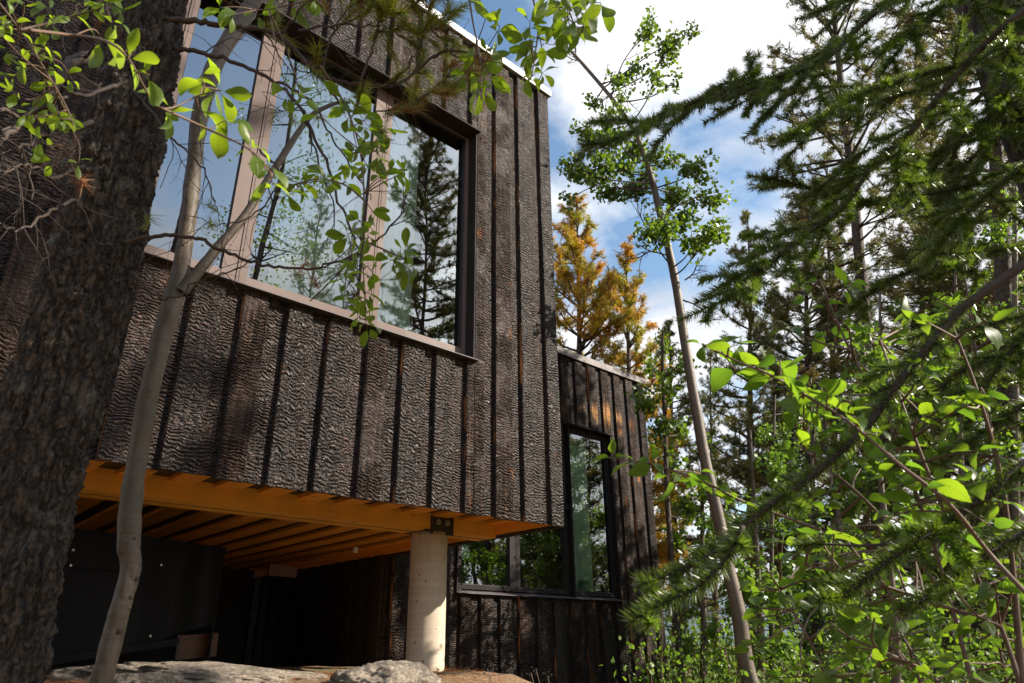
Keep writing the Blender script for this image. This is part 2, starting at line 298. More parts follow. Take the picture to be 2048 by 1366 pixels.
M_PINE = leafmat('pine_needle', (.055, .085, .012), (.17, .16, .022), (.20, .26, .03), rough=.35, tr_amt=.3, tcol=(.34, .24, .03))
M_PINED = leafmat('dark_pine_needle', (.036, .060, .010), (.160, .135, .018), (.12, .20, .03), rough=.4, tr_amt=.3, tcol=(.30, .20, .03), patch=1.2)
M_PINEG = leafmat('golden_pine_needle', (.48, .20, .012), (.17, .20, .015), (.85, .40, .015), rough=.45, tr_amt=.4, tcol=(.42, .48, .02), patch=1.6)
M_SPRAY = leafmat('sunlit_pine_spray', (.10, .16, .02), (.25, .25, .03), (.32, .42, .03), rough=.35, tr_amt=.35, tcol=(.46, .38, .03))  # pine needles in a brighter colour that stands in for sun on the sprays
M_DEAD = leafmat('dead_needle', (.22, .075, .02), (.30, .12, .03), (.42, .15, .03), rough=.6, tr_amt=.3)

# ------------------------------------------------------------------ mesh tools
class G:
    def __init__(s): s.v = []; s.q = []; s.t = []; s.n = 0; s.qm = []; s.tm = []
    def add(s, v, q=None, t=None, m=0):
        v = np.asarray(v, float).reshape(-1, 3)
        if q is not None and len(q): q = np.asarray(q, int).reshape(-1, 4) + s.n; s.q.append(q); s.qm.append(np.full(len(q), m))
        if t is not None and len(t): t = np.asarray(t, int).reshape(-1, 3) + s.n; s.t.append(t); s.tm.append(np.full(len(t), m))
        s.v.append(v); s.n += len(v)
    def box(s, x0, x1, y0, y1, z0, z1, m=0):
        s.add([(x, y, z) for z in (z0, z1) for y in (y0, y1) for x in (x0, x1)], [(0, 2, 3, 1), (4, 5, 7, 6), (0, 1, 5, 4), (2, 6, 7, 3), (0, 4, 6, 2), (1, 3, 7, 5)], m=m)
    def tube(s, pts, rad, n=8, m=0, cap=True):
        P = np.asarray(pts, float); k = len(P); rad = np.broadcast_to(np.asarray(rad, float), (k,))
        T = np.gradient(P, axis=0); T /= np.linalg.norm(T, axis=1)[:, None] + 1e-12
        u = np.cross(T[0], [0.3, .5, .81]); u /= np.linalg.norm(u); a = np.linspace(0, 2 * np.pi, n, endpoint=False); V = []
        for i in range(k):
            u = u - T[i] * (u @ T[i]); u /= np.linalg.norm(u) + 1e-12; w = np.cross(T[i], u)
            V.append(P[i] + rad[i] * (np.cos(a)[:, None] * u + np.sin(a)[:, None] * w))
        V = np.concatenate(V); i = np.arange(k - 1)[:, None] * n; j = np.arange(n)[None]; j2 = (j + 1) % n
        q = np.stack([i + j, i + j2, i + n + j2, i + n + j], -1).reshape(-1, 4)
        t = []
        if cap:
            V = np.concatenate([V, P[:1], P[-1:]]); c0 = k * n
            t = [(c0, (b + 1) % n, b) for b in range(n)] + [(c0 + 1, (k - 1) * n + b, (k - 1) * n + (b + 1) % n) for b in range(n)]
        s.add(V, q, t, m)
    def scatter(s, tv, tq, tt, pos, d, up, size, m=0):
        """template with its length along +y, face +z; d length directions, up approximate face normals"""
        tv = np.asarray(tv, float); Nn = len(pos)
        if not Nn: return
        d = d / (np.linalg.norm(d, axis=1)[:, None] + 1e-9); x = np.cross(d, up); x /= np.linalg.norm(x, axis=1)[:, None] + 1e-9; z = np.cross(x, d)
        size = np.asarray(size, float); size = size if size.ndim == 2 else np.stack([size] * 3, 1)
        V = pos[:, None] + tv[None, :, 0:1] * (x * size[:, 0:1])[:, None] + tv[None, :, 1:2] * (d * size[:, 1:2])[:, None] + tv[None, :, 2:3] * (z * size[:, 2:3])[:, None]
        o = (np.arange(Nn) * len(tv))[:, None, None]
        q = (np.asarray(tq, int)[None] + o).reshape(-1, 4) if tq else None
        t = (np.asarray(tt, int)[None] + o).reshape(-1, 3) if tt else None
        s.add(V.reshape(-1, 3), q, t, m)
    def mesh(s, name, mats, smooth=False):
        me = bpy.data.meshes.new(name); V = np.concatenate(s.v); Q = np.concatenate(s.q) if s.q else np.zeros((0, 4), int); T = np.concatenate(s.t) if s.t else np.zeros((0, 3), int)
        me.vertices.add(len(V)); me.vertices.foreach_set('co', V.astype(np.float32).ravel())
        nl = Q.size + T.size; me.loops.add(nl); me.loops.foreach_set('vertex_index', np.concatenate([Q.ravel(), T.ravel()]).astype(np.int32))
        me.polygons.add(len(Q) + len(T))
        me.polygons.foreach_set('loop_start', np.concatenate([np.arange(len(Q)) * 4, Q.size + np.arange(len(T)) * 3]).astype(np.int32))
        for x in (mats if isinstance(mats, (list, tuple)) else [mats]): me.materials.append(x)
        mi = np.concatenate((s.qm or [np.zeros(0)]) + (s.tm or [np.zeros(0)])).astype(np.int32)
        me.polygons.foreach_set('material_index', mi)
        me.polygons.foreach_set('use_smooth', np.full(len(Q) + len(T), bool(smooth)))
        me.update(calc_edges=True); me.validate(); return me
    def obj(s, name, mats, parent=None, smooth=False, kind=None, label=None):
        return link(name, s.mesh(name, mats, smooth), parent, kind, label)
def link(name, me, parent=None, kind=None, label=None):
    o = bpy.data.objects.new(name, me); COL.objects.link(o)
    if parent is not None: o.parent = parent
    if kind: o['kind'] = kind
    if label: o['label'] = label
    return o
def thing(name, label, cat, loc=(0, 0, 0), group=None):
    o = bpy.data.objects.new(name, None); COL.objects.link(o); o.location = loc; o.empty_display_size = .2
    o['label'] = label; o['category'] = cat
    if group: o['group'] = group
    return o
def tag(o, label, cat, group=None):
    o['label'] = label; o['category'] = cat
    if group: o['group'] = group
    return o
def copy_tree(root, loc, rz=0, sc=1, label=None):
    r = root.copy(); COL.objects.link(r); r.location = loc; r.rotation_euler = (0, 0, rz); r.scale = (sc, sc, sc)
    if label: r['label'] = label
    for c in list(root.children):
        k = c.copy(); COL.objects.link(k); k.parent = r
        for g in list(c.children):
            h = g.copy(); COL.objects.link(h); h.parent = k
    return r
def spline(pts, per=8):
    P = np.asarray(pts, float)
    if len(P) < 3: return P[0] + (P[-1] - P[0]) * np.linspace(0, 1, per + 1)[:, None]
    Q = np.concatenate([[2 * P[0] - P[1]], P, [2 * P[-1] - P[-2]]]); out = []
    for i in range(1, len(Q) - 2):
        for t in np.linspace(0, 1, per, endpoint=False):
            a, b, c, d = Q[i - 1:i + 3]; out.append(.5 * ((2 * b) + (-a + c) * t + (2 * a - 5 * b + 4 * c - d) * t * t + (-a + 3 * b - 3 * c + d) * t ** 3))
    out.append(P[-1]); return np.array(out)
def unit(v): v = np.asarray(v, float); return v / (np.linalg.norm(v, axis=-1, keepdims=True) + 1e-9)
def rv(n): return unit(RNG.normal(size=(n, 3)))
def local(pts, base): return np.asarray(pts) - np.asarray(base)

# ------------------------------------------------------------------ ground, hills
def ground_h(x, y):
    sm = lambda a, b, t: (lambda u: u * u * (3 - 2 * u))(min(1, max(0, (t - a) / (b - a))))
    h = -1.5 + 1.33 * sm(0.8, 4.1, y) * (1 - sm(3.5, 4.9, x)) * (1 - sm(14, 30, y))
    h += -0.05 * sm(20, 80, math.hypot(x, y)) * 20
    h += .05 * noise.noise(Vector((x * .9, y * .9, 0))) + .02 * noise.noise(Vector((x * 4, y * 4, 2)))
    return h
g = G()
rr = np.concatenate([np.linspace(0, 12, 70), np.geomspace(12.4, 3500, 50)]); aa = np.linspace(0, 2 * np.pi, 160, endpoint=False)
c0 = np.array([2.5, 4.5]); V = []
for r in rr:
    for a in aa: x, y = c0[0] + r * math.cos(a), c0[1] + r * math.sin(a); V.append((x, y, ground_h(x, y)))
na = len(aa); i = np.arange(len(rr) - 1)[:, None] * na; j = np.arange(na)[None]; j2 = (j + 1) % na
g.add(V, np.stack([i + j, i + na + j, i + na + j2, i + j2], -1).reshape(-1, 4))
m, nt, p, out = mat('forest_floor'); M_GROUND = m
f = noise_n(nt, coords(nt, (1, 1, 1), False), 40, 8, .7); h = noise_n(nt, coords(nt, (1, 1, 1), False), 1.3, 5, .6)
c = mixc(nt, ramp(nt, f, [(.35, 0.0), (.65, 1.0)]), (.08, .05, .028), (.32, .19, .095)); c = mixc(nt, ramp(nt, h, [(.5, 0.0), (.66, .8)]), c, (.05, .075, .02))
L(nt, c, p.inputs['Base Color']); p.inputs['Roughness'].default_value = .95; bump(nt, f, .8, .03, p)
o = g.obj('ground', M_GROUND, smooth=True); o['kind'] = 'structure'
def hills(name, az0, az1, dist, hmax, seed):
    g = G(); n = 90; V = []; hd = math.degrees(HEAD)
    for k in range(n):
        az = az0 + (az1 - az0) * k / (n - 1); an = R(hd - az)
        hh = hmax * (.55 + .45 * noise.fractal(Vector((az * .06, seed, 0)), 1, 2, 6))
        for q, (dd, zz) in enumerate(((dist * .6, -8), (dist * .8, hh * .45), (dist, hh), (dist * 1.3, -8))):
            V.append((dd * math.cos(an), dd * math.sin(an), zz + 3 * noise.noise(Vector((k * .9, q, seed)))))
    g.add(V, [(4 * k + q, 4 * k + q + 1, 4 * k + 5 + q, 4 * k + 4 + q) for k in range(n - 1) for q in range(3)])
    m = plain('wooded_hillside', (.07, .11, .14), .95, 0, .02, .35); o = g.obj(name, m, smooth=True); o['kind'] = 'structure'; return o
hills('hills', -60, 120, 1500, 150, 3.3)

# ------------------------------------------------------------------ the house
D, A = 4.0, 6.5                     # planes of the main front and of the lower wing
PITCH = .303
house = thing('charred_timber_house', 'house clad in charred black boards, its upper storey jutting over a concrete column', 'house', (2.5, 6, 0))
HB = np.array([2.5, 6, 0.0])
def hpart(g, name, mats, parent=None, smooth=False, kind=None, label=None):
    """coordinates are world ones; store them relative to the house's base"""
    g.v = [v - HB for v in g.v]
    return g.obj(name, mats, parent or house, smooth, kind, label)

def board(x0, x1, yf, th, z0, z1, mt, name='board', label=None, edge=True):
    """one vertical board: slightly uneven edges, eased front arrises, raw sawn sides"""
    g = G(); n = 6; V = []; e = .004
    for k in range(n + 1):
        z = z0 + (z1 - z0) * k / n; w0, w1 = RNG.normal(0, .0016, 2); f = yf + RNG.normal(0, .0012)
        V += [(x0 + w0, yf + th, z), (x0 + w0, f + e, z), (x0 + w0 + e, f, z), (x1 + w1 - e, f, z), (x1 + w1, f + e, z), (x1 + w1, yf + th, z)]
    q = [(6 * k + a, 6 * k + 6 + a, 6 * k + 7 + a, 6 * k + 1 + a) for k in range(n) for a in range(5)]
    mi = [1 if a in (0, 4) else 0 for k in range(n) for a in range(5)]
    V = np.array(V); V = V - HB; cen = V.mean(0); 
    g.add(V - cen, q); g.qm[-1] = np.array(mi)
    g.add((V - cen)[:6], [(0, 1, 4, 5), (1, 2, 3, 4)], m=1); g.add((V - cen)[-6:], [(5, 4, 1, 0), (4, 3, 2, 1)], m=1)
    o = g.obj(name, [mt, M_EDGE], house, label=label); o.location = cen; return o

def clad(seams, right, yf, spans, corner_m, width=.178, first_left=None, mats=None, edges=()):
    """board-on-board: proud boards over the gaps between recessed ones; spans(x) gives the z ranges free of windows"""
    for k, s in enumerate(seams):
        a0 = s + .013; a1 = min(a0 + width + RNG.normal(0, .008), right)
        nx = seams[k + 1] + .013 if k + 1 < len(seams) else right
        ma = mats(k, 0) if mats else random.choice([M_CHAR, M_CHAR, M_CHARS]); mb = mats(k, 1) if mats else M_CHAR
        cuts = [a0] + [c for c in edges if a0 + .02 < c < a1 - .02] + [a1]      # boards are notched round the openings
        for b0, b1 in zip(cuts[:-1], cuts[1:]):
            for (z0, z1) in spans(b0, b1): board(b0, b1, yf, .032, z0 + RNG.uniform(-.006, .006), z1, ma)
        if nx - a1 > .03:
            for (z0, z1) in spans(a1, nx):
                board(a1 - .03, nx + .03, yf + .034, .02, z0 + RNG.uniform(0, .012), z1, mb)

WX0, WX1, WZ0, WZ1 = .34, 3.275, 2.13, 4.436    # opening of the long upper window
ZB, ZT = .896, 5.535
def spans_main(x0, x1):
    if (x0 + x1) / 2 >= WX1 or (x0 + x1) / 2 <= WX0: return [(ZB, ZT)]
    return [(ZB, WZ0 - .01), (WZ1 + .01, ZT)]
seams = [.7616 + PITCH * k for k in range(-8, 12)]
_sm = {8 + 1: 1, 8 + 9: 1, 8 + 8: 0}
def mats_main(k, which):
    if which == 0 and k in (16, 17): return M_CHARS
    if which == 0 and k in (6, 10, 13): return M_CHARS
    return M_CHAR
clad(seams, 4.257, D, spans_main, None, mats=mats_main, edges=(WX0, WX1))
# returns beside the window so that no gap opens in front of the shell
# lower wing
VX0, VX1, VZ0, VZ1 = 5.10, 8.02, .575, 2.915    # opening: low left part and tall right part
TX0 = 6.95
def spans_wing(x0, x1):
    if (x0 + x1) / 2 <= VX0 or (x0 + x1) / 2 >= VX1: return [(-1.9, 3.99)]
    if (x0 + x1) / 2 >= TX0 - .02: return [(-1.9, VZ0 - .01), (VZ1 + .01, 3.99)]
    return [(-1.9, VZ0 - .01), (1.72, 3.99)]
ws = [4.12 + PITCH * k - .003 for k in range(0, 16)]
ws = [7.045 - .085 + PITCH * k for k in range(-9, 7)]
def mats_wing(k, which):
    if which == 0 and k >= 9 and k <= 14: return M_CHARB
    if which == 0 and k % 3 == 0: return M_CHARS
    return M_CHAR
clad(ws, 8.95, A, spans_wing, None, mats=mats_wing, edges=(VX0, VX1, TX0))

# hidden shells behind the boards keep the light out
def shell(name, boxes, mt, label=None):
    g = G()
    for b in boxes: g.box(*b)
    return hpart(g, name, mt, label=label)
shell('wall', [(-1.9, WX0, 4.056, 4.2, ZB + .17, 5.5), (WX1, 4.18, 4.056, 4.2, ZB + .17, 5.5), (WX0, WX1, 4.056, 4.2, ZB + .17, WZ0 - .03), (WX0, WX1, 4.056, 4.2, WZ1 + .03, 5.5),
               (-1.9, -1.8, 4.2, 11, ZB + .17, 5.5), (-1.9, 4.18, 11, 11.1, ZB + .17, 5.5)], M_BLACK)
shell('wall', [(4.27, VX0, 6.56, 6.72, -1.9, 3.98), (VX1, 8.86, 6.56, 6.72, -1.9, 3.98), (VX0, VX1, 6.56, 6.72, -1.9, VZ0 - .03), (TX0, VX1, 6.56, 6.72, VZ1 + .03, 3.98), (VX0, TX0, 6.56, 6.72, 1.75, 3.98),
               (8.8, 8.86, 6.72, 12, -1.9, 3.98), (4.27, 8.86, 12, 12.1, -1.9, 3.98)], M_BLACK)
shell('roof', [(-1.9, 4.2, 4.06, 11.1, 5.5, 5.54)], M_FLASH2)
shell('roof', [(4.25, 8.9, 6.56, 12.1, 3.99, 4.03)], M_FLASH2)
shell('floor_slab', [(-1.9, 4.18, 4.06, 11.1, ZB + .20, ZB + .30)], M_BLACK)
shell('floor_slab', [(4.27, 8.85, 6.7, 12.1, .2, .3)], M_BLACK)
shell('wall', [(3.9, 3.96, 4.7, 11, ZB + .3, 5.5)], M_BLACK)

# end wall of the upper storey: boards too (x = 4.257 plane), seen edge-on
g = G(); g.box(4.20, 4.245, 4.02, 11.1, ZB - .005, 5.53); hpart(g, 'end_wall', M_CHAR)
# side boards on the end wall
for k in range(22):
    y0 = 4.06 + .303 * k; g = G(); g.box(4.246, 4.268, y0, y0 + .17, ZB - .003, 5.52); hpart(g, 'board', M_CHAR)
g = G(); g.box(8.86, 8.93, 6.55, 12.1, -1.9, 3.98); hpart(g, 'end_wall', M_CHAR)
# wall standing under the upper storey, in deep shade
for k in range(14):
    y0 = 6.62 + .303 * k; g = G(); g.box(4.17, 4.20, y0, y0 + .19, -1.9, ZB + .02); hpart(g, 'board', M_CHAR)
g = G(); g.box(4.205, 4.26, 6.6, 12, -1.9, ZB - .01); hpart(g, 'end_wall', M_CHAR)

# roof flashings: folded metal
def flashing(name, x0, x1, yf, z0, z1, mt, joints):
    g = G(); w = .02
    g.box(x0, x1, yf - w, yf + .004, z0, z1); g.box(x0, x1, yf + .0045, yf + .35, z1 - .004, z1); g.box(x0, x1, yf - w - .008, yf - w - .001, z0 - .006, z0 + .004)
    o = hpart(g, name, mt)
    for x in joints:
        g = G(); g.box(x, x + .006, yf - w - .003, yf - w, z0 + .006, z1 + .002)
        for dz in (.03,): g.tube([(x + .05, yf - w - .006, z0 + dz), (x + .05, yf - w, z0 + dz)], .006, 8)
        g.v = [v - HB for v in g.v]; g.obj('joint', M_FLASH2, o)
flashing('roof_flashing', -1.9, 4.29, D, 5.535, 5.622, M_FLASH, (1.4, 3.1, 3.9))
flashing('roof_flashing', 4.27, 8.98, A, 3.995, 4.097, M_FLASH2, (7.3, 8.0, 8.5))
g = G(); g.box(4.275, 4.295, 3.98, 11, 5.535, 5.622); hpart(g, 'roof_flashing', M_FLASH)

# windows
def window(x0, x1, z0, z1, yf, yg, mf, cells, trim, fw_b=.05, fw_t=.05, name='window', pane_split=None):
    """cells: glass rectangles (gx0, gx1, gz0, gz1); trim: reveal boards; members are built between the panes"""
    w = G(); b = .004
    root = None
    g = G(); s = .014                      # reveal lining
    g.box(x1 - s, x1, yf + .003, yg + .05, z0, z1); g.box(x0, x0 + s, yf + .003, yg + .05, z0, z1); g.box(x0 - .005, x1 + .004, yf - .045, yg + .05, z1 + .0005, z1 + s)
    root = hpart(g, name, trim)
    def sub(g, nm, mt, sm=False): g.v = [v - HB for v in g.v]; return g.obj(nm, mt, root, sm)
    g = G(); g.add([(x0 - .01, yf - .05, z0 - .018), (x1 + .012, yf - .05, z0 - .018), (x1 + .012, yg + .03, z0 + .03), (x0 - .01, yg + .03, z0 + .03),
                    (x0 - .01, yf - .05, z0 - .024), (x1 + .012, yf - .05, z0 - .024), (x1 + .012, yg + .03, z0 + .0), (x0 - .01, yg + .03, z0 + .0)],
                   [(0, 1, 2, 3), (7, 6, 5, 4), (0, 4, 5, 1), (2, 6, 7, 3), (1, 5, 6, 2), (0, 3, 7, 4)])
    sub(g, 'sill_flashing', M_SILL)
    xs = [x0 + s] + [v for c in cells for v in c[:2]] + [x1 - s]
    for k in range(0, len(xs), 2):
        a, c = xs[k], xs[k + 1]
        if c - a < .005: continue
        g = G()
        if c - a > .12:                    # two frames meeting, with a reveal gap and a bead
            mid = (a + c) / 2 + .012
            g.box(a, mid - .004, yg - .02, yg + .05, z0 + .032, z1 - .001); g.box(mid + .004, c, yg - .018, yg + .05, z0 + .032, z1 - .001)
            g.box(mid - .004, mid + .004, yg - .004, yg + .04, z0 + .033, z1 - .003); g.box(mid + .022, mid + .026, yg - .021, yg - .0185, z0 + .05, z1 - .01)
        else:
            g.box(a, c, yg - .02, yg + .05, z0 + .032, z1 - .001)
        sub(g, 'frame_post', mf)
    for c in cells:
        g = G(); g.box(c[0] + .0005, c[1] - .0005, yg - .017, yg + .045, z0 + .033, c[2]); g.box(c[0] + .002, c[1] - .002, yg - .026, yg - .0175, z0 + .034, z0 + .05); sub(g, 'frame_rail', mf)
        if c[3] < z1 - .01: g = G(); g.box(c[0] + .0005, c[1] - .0005, yg - .017, yg + .045, c[3], z1 - .0015); sub(g, 'frame_rail', mf)
        g = G(); e = .007
        for (a, b_, cc, d) in ((c[0], c[0] + e, c[2], c[3]), (c[1] - e, c[1], c[2], c[3]), (c[0] + e, c[1] - e, c[2], c[2] + e), (c[0] + e, c[1] - e, c[3] - e, c[3])): g.box(a, b_, yg - .004, yg + .012, cc, d)
        sub(g, 'gasket', M_RUBBER)
        g = G(); g.box(c[0] + .001, c[1] - .001, yg + .006, yg + .011, c[2] + .001, c[3] - .001, 1); g.qm[-1][2] = 0; sub(g, 'pane', [M_GLASS, M_CLEAR])
    return root
gz0, gz1 = 2.252, 4.425
window(WX0, WX1, WZ0, WZ1, D, 4.13, M_FRAME, [(.41, .63, gz0, gz1), (.765, 1.243, gz0, gz1), (1.41, 2.248, gz0, gz1), (2.415, 3.226, gz0, gz1)], M_FRAMED)
yg = 6.6
wl = window(VX0, TX0 + .12, VZ0, 1.70, A, yg, M_FRAMED, [(5.17, 5.985, .662, 1.64), (6.16, 6.975, .662, 1.64)], M_FRAMED)
wt = window(TX0 + .125, VX1, VZ0, VZ1, A, yg, M_FRAMED, [(7.145, 7.965, .662, 2.845)], M_FRAMED)

# soffit boards (run into the house), beam, bearing, column
g = G(); g.box(-1.85, 4.18, 4.06, 9.9, ZB + .139, ZB + .165); hpart(g, 'soffit_panel', M_SCRAP)  # dark colour deepens the shade in the gaps between the soffit boards
for k in range(20):
    x0 = -1.84 + PITCH * k + .17; g = G(); th = RNG.uniform(.027, .032)
    g.box(x0, x0 + .165, 4.058, 9.9, ZB + .138 - th, ZB + .138); hpart(g, 'soffit_board', M_SOFF)
# beam with a glue line showing
g = G(); g.box(-1.8, 4.198, 4.80, 5.07, ZB - .004, ZB + .1375)
o = hpart(g, 'beam', M_BEAM)
g2 = G(); g2.box(4.184, 4.1985, 4.058, 4.798, ZB + .02, ZB + .108); hpart(g2, 'lining_board', M_SOFF); g2 = G(); g2.box(4.184, 4.1985, 5.072, 9.9, ZB + .02, ZB + .108); hpart(g2, 'lining_board', M_SOFF)
g = G(); g.box(-1.8, 4.19, 4.93, 4.934, ZB - .007, ZB - .0035); g.v = [v - HB for v in g.v]; g.obj('glue_line', M_SCRAP, o)
cxx, cyy = .722 * 4.93, 4.93
c = at_y(885, 1050, 4.79)
g = G()
g.box(c[0] - .118, c[0] + .118, 4.788, 4.7985, ZB - .03, ZB + .118)
br = hpart(g, 'steel_bracket', M_STEEL)
g = G(); g.box(c[0] - .118, c[0] + .118, 5.0715, 5.082, ZB - .03, ZB + .118); hpart(g, 'steel_bracket', M_STEEL)
g = G(); g.box(cxx - .15, cxx + .14, 4.79, 5.09, ZB - .006, ZB + .002); g.v = [v - HB for v in g.v]; g.obj('bearing_plate', M_RUBBER, br)
for sx in (-.045, .05):
    g = G(); x = c[0] + sx; z = ZB + .068
    th = np.linspace(0, 2 * np.pi, 20, endpoint=False)
    g.tube([(x, 4.788, z), (x, 4.782, z)], .024, 20); g.tube([(x, 4.782, z), (x, 4.770, z)], .0145, 6); g.v = [v - HB for v in g.v]; g.obj('bolt', M_BOLT, br)
g = G(); zs = np.linspace(-1.2, ZB - .008, 50); g.tube([(cxx, cyy, z) for z in zs], .155 + RNG.normal(0, .0005, 50), 48); hpart(g, 'column', M_CONC, smooth=True)

# skirting of black sheet under the house
tz = .72
q0, q1, q2 = at_y(40, 1043, 5.1), at(360, 1082, 1), at(451, 1095, 1)
P0 = ray(137, 1055); P0 = P0 * tz / P0[2]; P1 = ray(360, 1082); P1 = P1 * tz / P1[2]; P2 = ray(451, 1095); P2 = P2 * tz / P2[2]
Pm = P0 + (P0 - P1) * 1.2; Pm[2] = tz
def sheet(a, b, za, zb, ta, tb, name='skirting_panel', label=None):
    """upright sheet from a to b with its own lower edge heights, 12 mm thick, gently bowed"""
    g = G(); n = 14; d = unit(np.array([b[0] - a[0], b[1] - a[1], 0])); nn = np.array([d[1], -d[0], 0]); V = []
    for k in range(n + 1):
        t = k / n; p = a + (b - a) * t; bow = .012 * math.sin(t * 7 + 1) * math.sin(t * math.pi)
        for th in (0, -.012):
            V += [(p[0] + nn[0] * (bow + th), p[1] + nn[1] * (bow + th), za + (zb - za) * t), (p[0] + nn[0] * (bow + th), p[1] + nn[1] * (bow + th), ta + (tb - ta) * t)]
    q = []
    for k in range(n): s = 4 * k; q += [(s, s + 4, s + 5, s + 1), (s + 3, s + 7, s + 6, s + 2), (s + 1, s + 5, s + 7, s + 3), (s, s + 2, s + 6, s + 4)]
    q += [(0, 1, 3, 2), (4 * n, 4 * n + 2, 4 * n + 3, 4 * n + 1)]
    g.add(V, q); return hpart(g, name, M_SKIRT, smooth=False, label=label)
def on_wall(px, py, a, b):
    v = ray(px, py); d = b - a; # intersect with the vertical plane through a, b
    n = np.array([d[1], -d[0], 0]); return v * (a @ n) / (v @ n)
zl, zr = on_wall(78, 1354, P0, P1)[2], on_wall(360, 1283, P0, P1)[2]
lap = on_wall(300, 1140, P0, P1)[2]
sl_ = (zr - zl) / np.linalg.norm(P1 - on_wall(78, 1354, P0, P1)) * np.linalg.norm(P1 - Pm)
sheet(Pm, P1, zr - sl_, zr, lap, lap - .005)
nv = unit(np.array([P1[1] - P0[1], -(P1[0] - P0[0]), 0])) * .016
o = sheet(Pm + nv, P1 + nv, lap - .02, lap - .025, tz, tz)
for (px, py) in ((146, 1100), (141, 1131), (322, 1130), (300, 1272), (88, 1345)):
    b = on_wall(px, py, P0 + nv, P1 + nv); g = G(); n1 = unit(nv); g.tube([b, b + n1 * .006], .008, 10); g.v = [v - HB for v in g.v]; g.obj('screw', M_BOLT, o)
P1b = P1 + np.array([.06, .02, 0]); sheet(P1 + np.array([.004, .004, 0]), P2 + np.array([0, 0, 0]), zr + .02, zr + .12, tz - .004, tz)
sheet(P2 + np.array([.01, .01, 0]), P2 + np.array([.9, 3.2, 0]), -.2, -.2, tz, tz)
for o_ in ():
    pass
g = G(); d = unit(P1 - Pm); a, b = on_wall(78, 1354, P0, P1), on_wall(352, 1290, P0, P1); a = a - d * .6
a = a + unit(nv) * .03; b = b + unit(nv) * .03; n1 = unit(nv) * .03
a[2] -= .02 + (b[2] - a[2]) * .0
V = [a, b, b + [0, 0, .045], a + [0, 0, .045]]; V = V + [v - n1 for v in V]
g.add(V, [(0, 1, 2, 3), (7, 6, 5, 4), (0, 4, 5, 1), (3, 2, 6, 7), (0, 3, 7, 4), (1, 5, 6, 2)]); hpart(g, 'base_strip', M_SKIRT)
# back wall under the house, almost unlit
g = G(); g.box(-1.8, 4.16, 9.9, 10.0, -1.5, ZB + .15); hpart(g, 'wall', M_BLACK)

# curtains, paper and a stack behind the glass
def curtain(x0, x1, y, z0, z1, label, folds=9, amp=.025):
    g = G(); n = folds * 8; V = []
    for k in range(n + 1):
        t = k / n; x = x0 + (x1 - x0) * t; yy = y + amp * math.sin(t * folds * 2 * math.pi + math.sin(t * 11)) 
        V += [(x, yy, z0), (x, yy, z1), (x, yy + .004, z0), (x, yy + .004, z1)]
    q = []
    for k in range(n): s = 4 * k; q += [(s, s + 4, s + 5, s + 1), (s + 3, s + 7, s + 6, s + 2)]
    g.add(V, q); o = g.obj('curtain', M_CURT, smooth=True); return tag(o, label, 'curtain')
curtain(1.62, 2.22, 4.30, 2.0, 4.6, 'sheer pale curtain behind the wide middle pane of the upper window')
curtain(2.46, 2.84, 4.34, 2.0, 4.6, 'narrow gathered pale curtain at the left of the upper window\'s last pane', 6)
curtain(7.32, 7.80, 6.85, .4, 2.9, 'pale green sheer curtain behind the tall lower pane', 7)
a, b = at_y(915.6, 1088.5, 6.66), at_y(933.7, 1117, 6.66)
g = G(); g.box(a[0], b[0], 6.625, 6.629, b[2], a[2]); tag(g.obj('paper_sheet', M_PAPER), 'mint coloured sheet of paper stuck inside the left lower pane', 'paper')
a, b = at_y(1148, 1162, 6.9), at_y(1172, 1182, 6.9)
t = thing('stack_of_trays', 'stack of teal trays standing on the inner sill of the tall lower window', 'trays', ((a[0] + b[0]) / 2, 6.9, b[2]))
for k in range(6):
    g = G(); w = (b[0] - a[0]) * (.5 - .02 * k); h = (a[2] - b[2]) / 6; z = k * h
    g.box(-w, w, -.12, .12, z, z + h * .55); g.box(-w - .008, w + .008, -.128, .128, z + h * .55, z + h * .72); g.obj('tray', M_TEAL, t)
a, b = at_y(915, 1140, 6.75), at_y(927, 1168, 6.75)
g = G(); g.tube([a, (a + b) / 2 + [0.02, 0, .01], b], .006, 8); g.tube([a, a + [.03, .02, .04]], .012, 8); tag(g.obj('desk_lamp_arm', plain('brass', (.6, .42, .12), .35, .8)), 'thin yellow metal arm leaning behind the left lower pane', 'lamp')

# lumber scraps lying under the house
def scrap(px, py, d, size, rot, label, mt):
    p = at(px, py, d); g = G(); l, w, h = size; g.box(-l / 2, l / 2, -w / 2, w / 2, -h / 2, h / 2); o = g.obj('lumber_offcut', mt); o.location = p; o.rotation_euler = rot; return tag(o, label, 'offcut')
scrap(565, 1142, 7.2, (.28, .04, .10), (0, .04, R(0)), 'square reddish offcut of board wedged high under the soffit', M_PLY)
scrap(395, 1292, 6.0, (.32, .03, .16), (0, -.06, R(17)), 'orange plywood offcut leaning below the black skirting', M_PLY)
scrap(711, 1100, 7.0, (.03, .03, .05), (0, 0, 0), 'tiny white block hanging from the soffit boards', M_WHITE)

